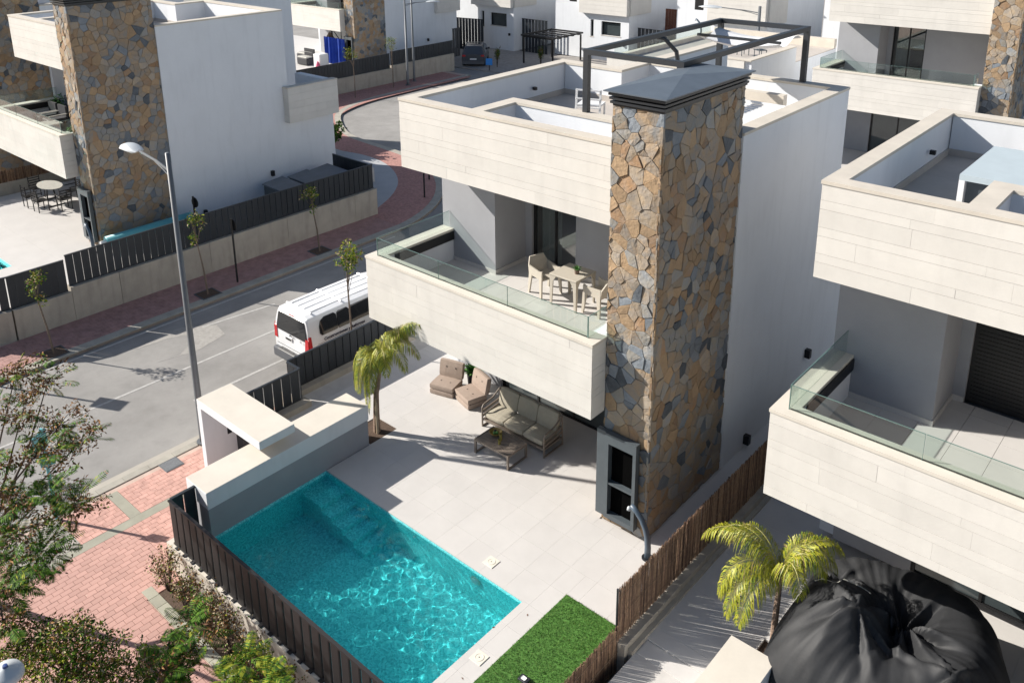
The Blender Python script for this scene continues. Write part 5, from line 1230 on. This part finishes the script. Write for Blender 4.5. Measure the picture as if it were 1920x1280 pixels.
# ================================================================= BACKGROUND HOUSES
def town_house(loc, label, w_=7.05, d=9.5, zc=3.0, win=(2.75, 4.45), nwin=(1.3, 1.75), bandx=3.6, extra=True, group='white town houses on the far street'):
    t = thing('town_house', label, 'house', loc, 0, group)   # origin at SE ground corner, south face y=0, x to -w
    h = 6.6
    part('wall', PLASTER, t, (-w_, .3, 0, -.002, d, h))
    s = MB(); wx0, wx1 = -win[1], -win[0]; nx0, nx1 = -w_+nwin[0], -w_+nwin[1]
    zb, zt_ = 1.95, 3.0
    wx0, wx1 = -2.52, -.75; nx0, nx1 = -3.55, -3.25
    s.box(-w_, 0, 0, nx0, .299, h).box(nx0, 0, 0, nx1, .299, 1.75).box(nx0, 0, 3.05, nx1, .299, h).box(nx1, 0, 0, wx0, .299, h).box(wx0, 0, 0, wx1, .299, zb).box(wx0, 0, zt_, wx1, .299, h).box(wx1, 0, 0, -.0, .299, h)
    s.build('front_wall', PLASTER, t)
    for (a, b_, z0_, z1_) in ((wx0, wx1, zb, zt_), (nx0, nx1, 1.75, 3.05)):
        f = part('window', BLACK, t, (a, .12, z0_, a+.08, .2, z1_), (b_-.08, .12, z0_, b_, .2, z1_), (a, .12, z1_-.12, b_, .2, z1_), (a, .12, z0_, b_, .2, z0_+.06)); part('pane', WINGL, f, (a, .21, z0_, b_, .22, z1_)); part('shutter', CURT, f, (a+(b_-a)*.3, .225, z0_, b_-.1, .24, z1_-.15)) ; part('sill', COPE, f, (a-.05, -.03, z0_-.05, b_+.05, .12, z0_-.002))
    ub_ = part('upper_band', CLAD, t, (-4.4, -.35, 3.56, .0, -.002, 6.6), (.002, 0, 3.56, .12, 2.8, 6.6))
    for k in range(9): part('facing_slab', CLAD, ub_, (-4.4, -.37, 3.565+k*.33, .0, -.351, 3.565+k*.33+.322))
    part('coping', COPE, t, (-w_-.02, -.4, h, .14, d+.02, h+.05)); part('wall_lamp', BLACK, t, (-.5, -.12, 1.25, -.35, 0, 1.45))
    part('upper_window', BLACK, t, (-5.6, -.01, 4.3, -4.9, .02, 5.8))
    return t
th = town_house((-39.56, 41.8, -.6), 'white town house behind the parked dark car')
dup(th, (-29.25, 43.1, -.6), label='white town house behind the small black carport frame', group='white town houses on the far street')
dup(th, (-18.95, 44.4, -.6), label='white town house showing through the roof pergola', group='white town houses on the far street')
dup(th, (-8.6, 45.7, -.6), label='white town house behind the right end of the pergola', group='white town houses on the far street')
dup(th, (-49.8, 40.5, -.6), label='white town house peeking above the far villa wall', group='white town houses on the far street')
for (a, b_, z1_, lab) in (((-44.6, 39.9), (-41.6, 40.4), 2.0, 'tall black slat fence right of the dark car'), ((-39.1, 42.3), (-36.4, 42.3), 2.1, 'tall black slat fence between the two far white houses'), ((-28.8, 43.6), (-26.2, 43.6), 2.1, 'tall black slat fence behind the roof pergola post'), ((-10.5, 38), (-4.0, 38), 2.2, 'long black fence in shade behind the right pergola post')):
    slat_fence(a, b_, -.6, z1_, lab, SLM, sp=.3, wd=.24, ang=10)
t = thing('brown_board_fence', 'reddish brown board fence between the far white houses', 'fence', (-37.5, 46.5, -.6))
for k in range(14): part('board', WOODP, t, (-1.4+k*.2, 0, 1.6, -1.4+k*.2+.18, .04, 3.1))
part('wall', CONC, t, (-1.4, .05, 0, 1.4, .2, 1.6))
c = dup(t, (-27.0, 47.5, -.6), label='brown board fence right of the second far white house'); c.scale = (1.3, 1, 1.2)
# carport frame
t = thing('carport', 'small black metal carport frame on the far paved court', 'carport', (-35.0, 40.0, -.6))
for (x, y) in ((-.6, -1.6), (1.9, -1.2), (-.4, 1.6), (2.1, 2.0)): part('post', BLACK, t, (x-.05, y-.05, 0, x+.05, y+.05, 2.0))
for k in range(5): part('louvre', BLACK, t, (-.7, -1.6+k*.8, 2.0, 2.2, -1.35+k*.8, 2.08))
part('frame', BLACK, t, (-.72, -1.7, 2.081, 2.22, -1.62, 2.2), (-.72, 1.95, 2.081, 2.22, 2.05, 2.2), (-.8, -1.7, 2.081, -.721, 2.05, 2.2), (2.221, -1.7, 2.081, 2.3, 2.05, 2.2))
flat([(-45, 33.6), (-24, 35.5), (-24, 44), (-45, 41.8)], -.9, Z0, 'paved_court', mat('grey_court_pavers', (.30, .28, .26), .85, .2, 4, .3, 30))
WOODQ = mat('cypress_dark', (.03, .045, .015), .8, .3, 20)
for k, (x, y, lab) in enumerate(((-36.1, 35.9, 'thin dark bush beside the car on the far court'), (-33.6, 38.0, 'thin dark bush near the black carport frame'))):
    shrub(x, y, Z0, 1.5, .25, lab, 80+k, wts=(8, 3, 1, 3, 1, 0), group=None, n=500, ls=.09, name='slim_bush')
# north annex with roof terrace
an = thing('annex_building', 'low white building with a roof terrace and dark chairs, behind the stair roof', 'house', (-9.3, 22.3, 0))
part('wall', PLASTER, an, (-7.4, .3, -.6, -.3, 10.2, 4.1)); part('east_wall', PLASTER, an, (-.299, 0.1, -.6, 0, 4.6, 4.95)); part('front_wall', CLAD, an, (-2.0, 0, -.6, -.3, .299, 4.95), (-7.4, 0, -.6, -2.002, .299, 4.3)); part('roof_floor', ROOFT, an, (-7.3, .3, 4.1, -.3, 10, 4.14))
part('coping', COPE, an, (-2.0, -.02, 4.95, .02, .32, 5.0), (-.32, .32, 4.95, .02, 4.6, 5.0), (-7.4, -.02, 4.3, -2.01, .32, 4.35), (-7.42, .32, 4.141, -7.1, 10.2, 4.35), (-7.1, 9.9, 4.141, -.3, 10.2, 4.6))
part('wall_lamp', BLACK, an, (-1.15, -.15, 4.35, -.95, 0, 4.55)); part('glass_panel', GLASS, an, (-7.25, .4, 4.35, -7.24, 9.8, 4.9))
for k, (x, y, lab) in enumerate(((-12.3, 27.6, 'dark chair on the annex roof terrace, left of the pair'), (-11.2, 27.2, 'dark chair on the annex roof terrace, right of the pair'))): metal_chair((x, y, 4.14), rad(150), lab, 'dark chairs on the annex roof', ANTH2)
tag(B(-200, 60, -.7, 200, 300, -.66).build('distant_ground', mat('distant_paving', (.33, .30, .27), .9, .2, .3)), kind='structure')
# fallen leaves on the patio
for k, (x, y, lab) in enumerate(((-.58, -2.82, 'dry leaf on the paving between pool and turf'), (-.85, -3.45, 'small dry leaf on the pool edge nearest the lid'), (-.55, -4.5, 'dry leaf on the paving at the bottom edge'))):
    b = MB(); leaf1(b, Vector((0, 0, .008)), .06, (0, 0, 0, 1, 0, 0), random.Random(k)); b.v = [(p[0], p[1], abs(p[2])*.3+.003) for p in b.v]; tag(b.build('fallen_leaf', LG, None, loc=(x, y, 0)), lab, 'leaf', 'fallen leaves on the patio')
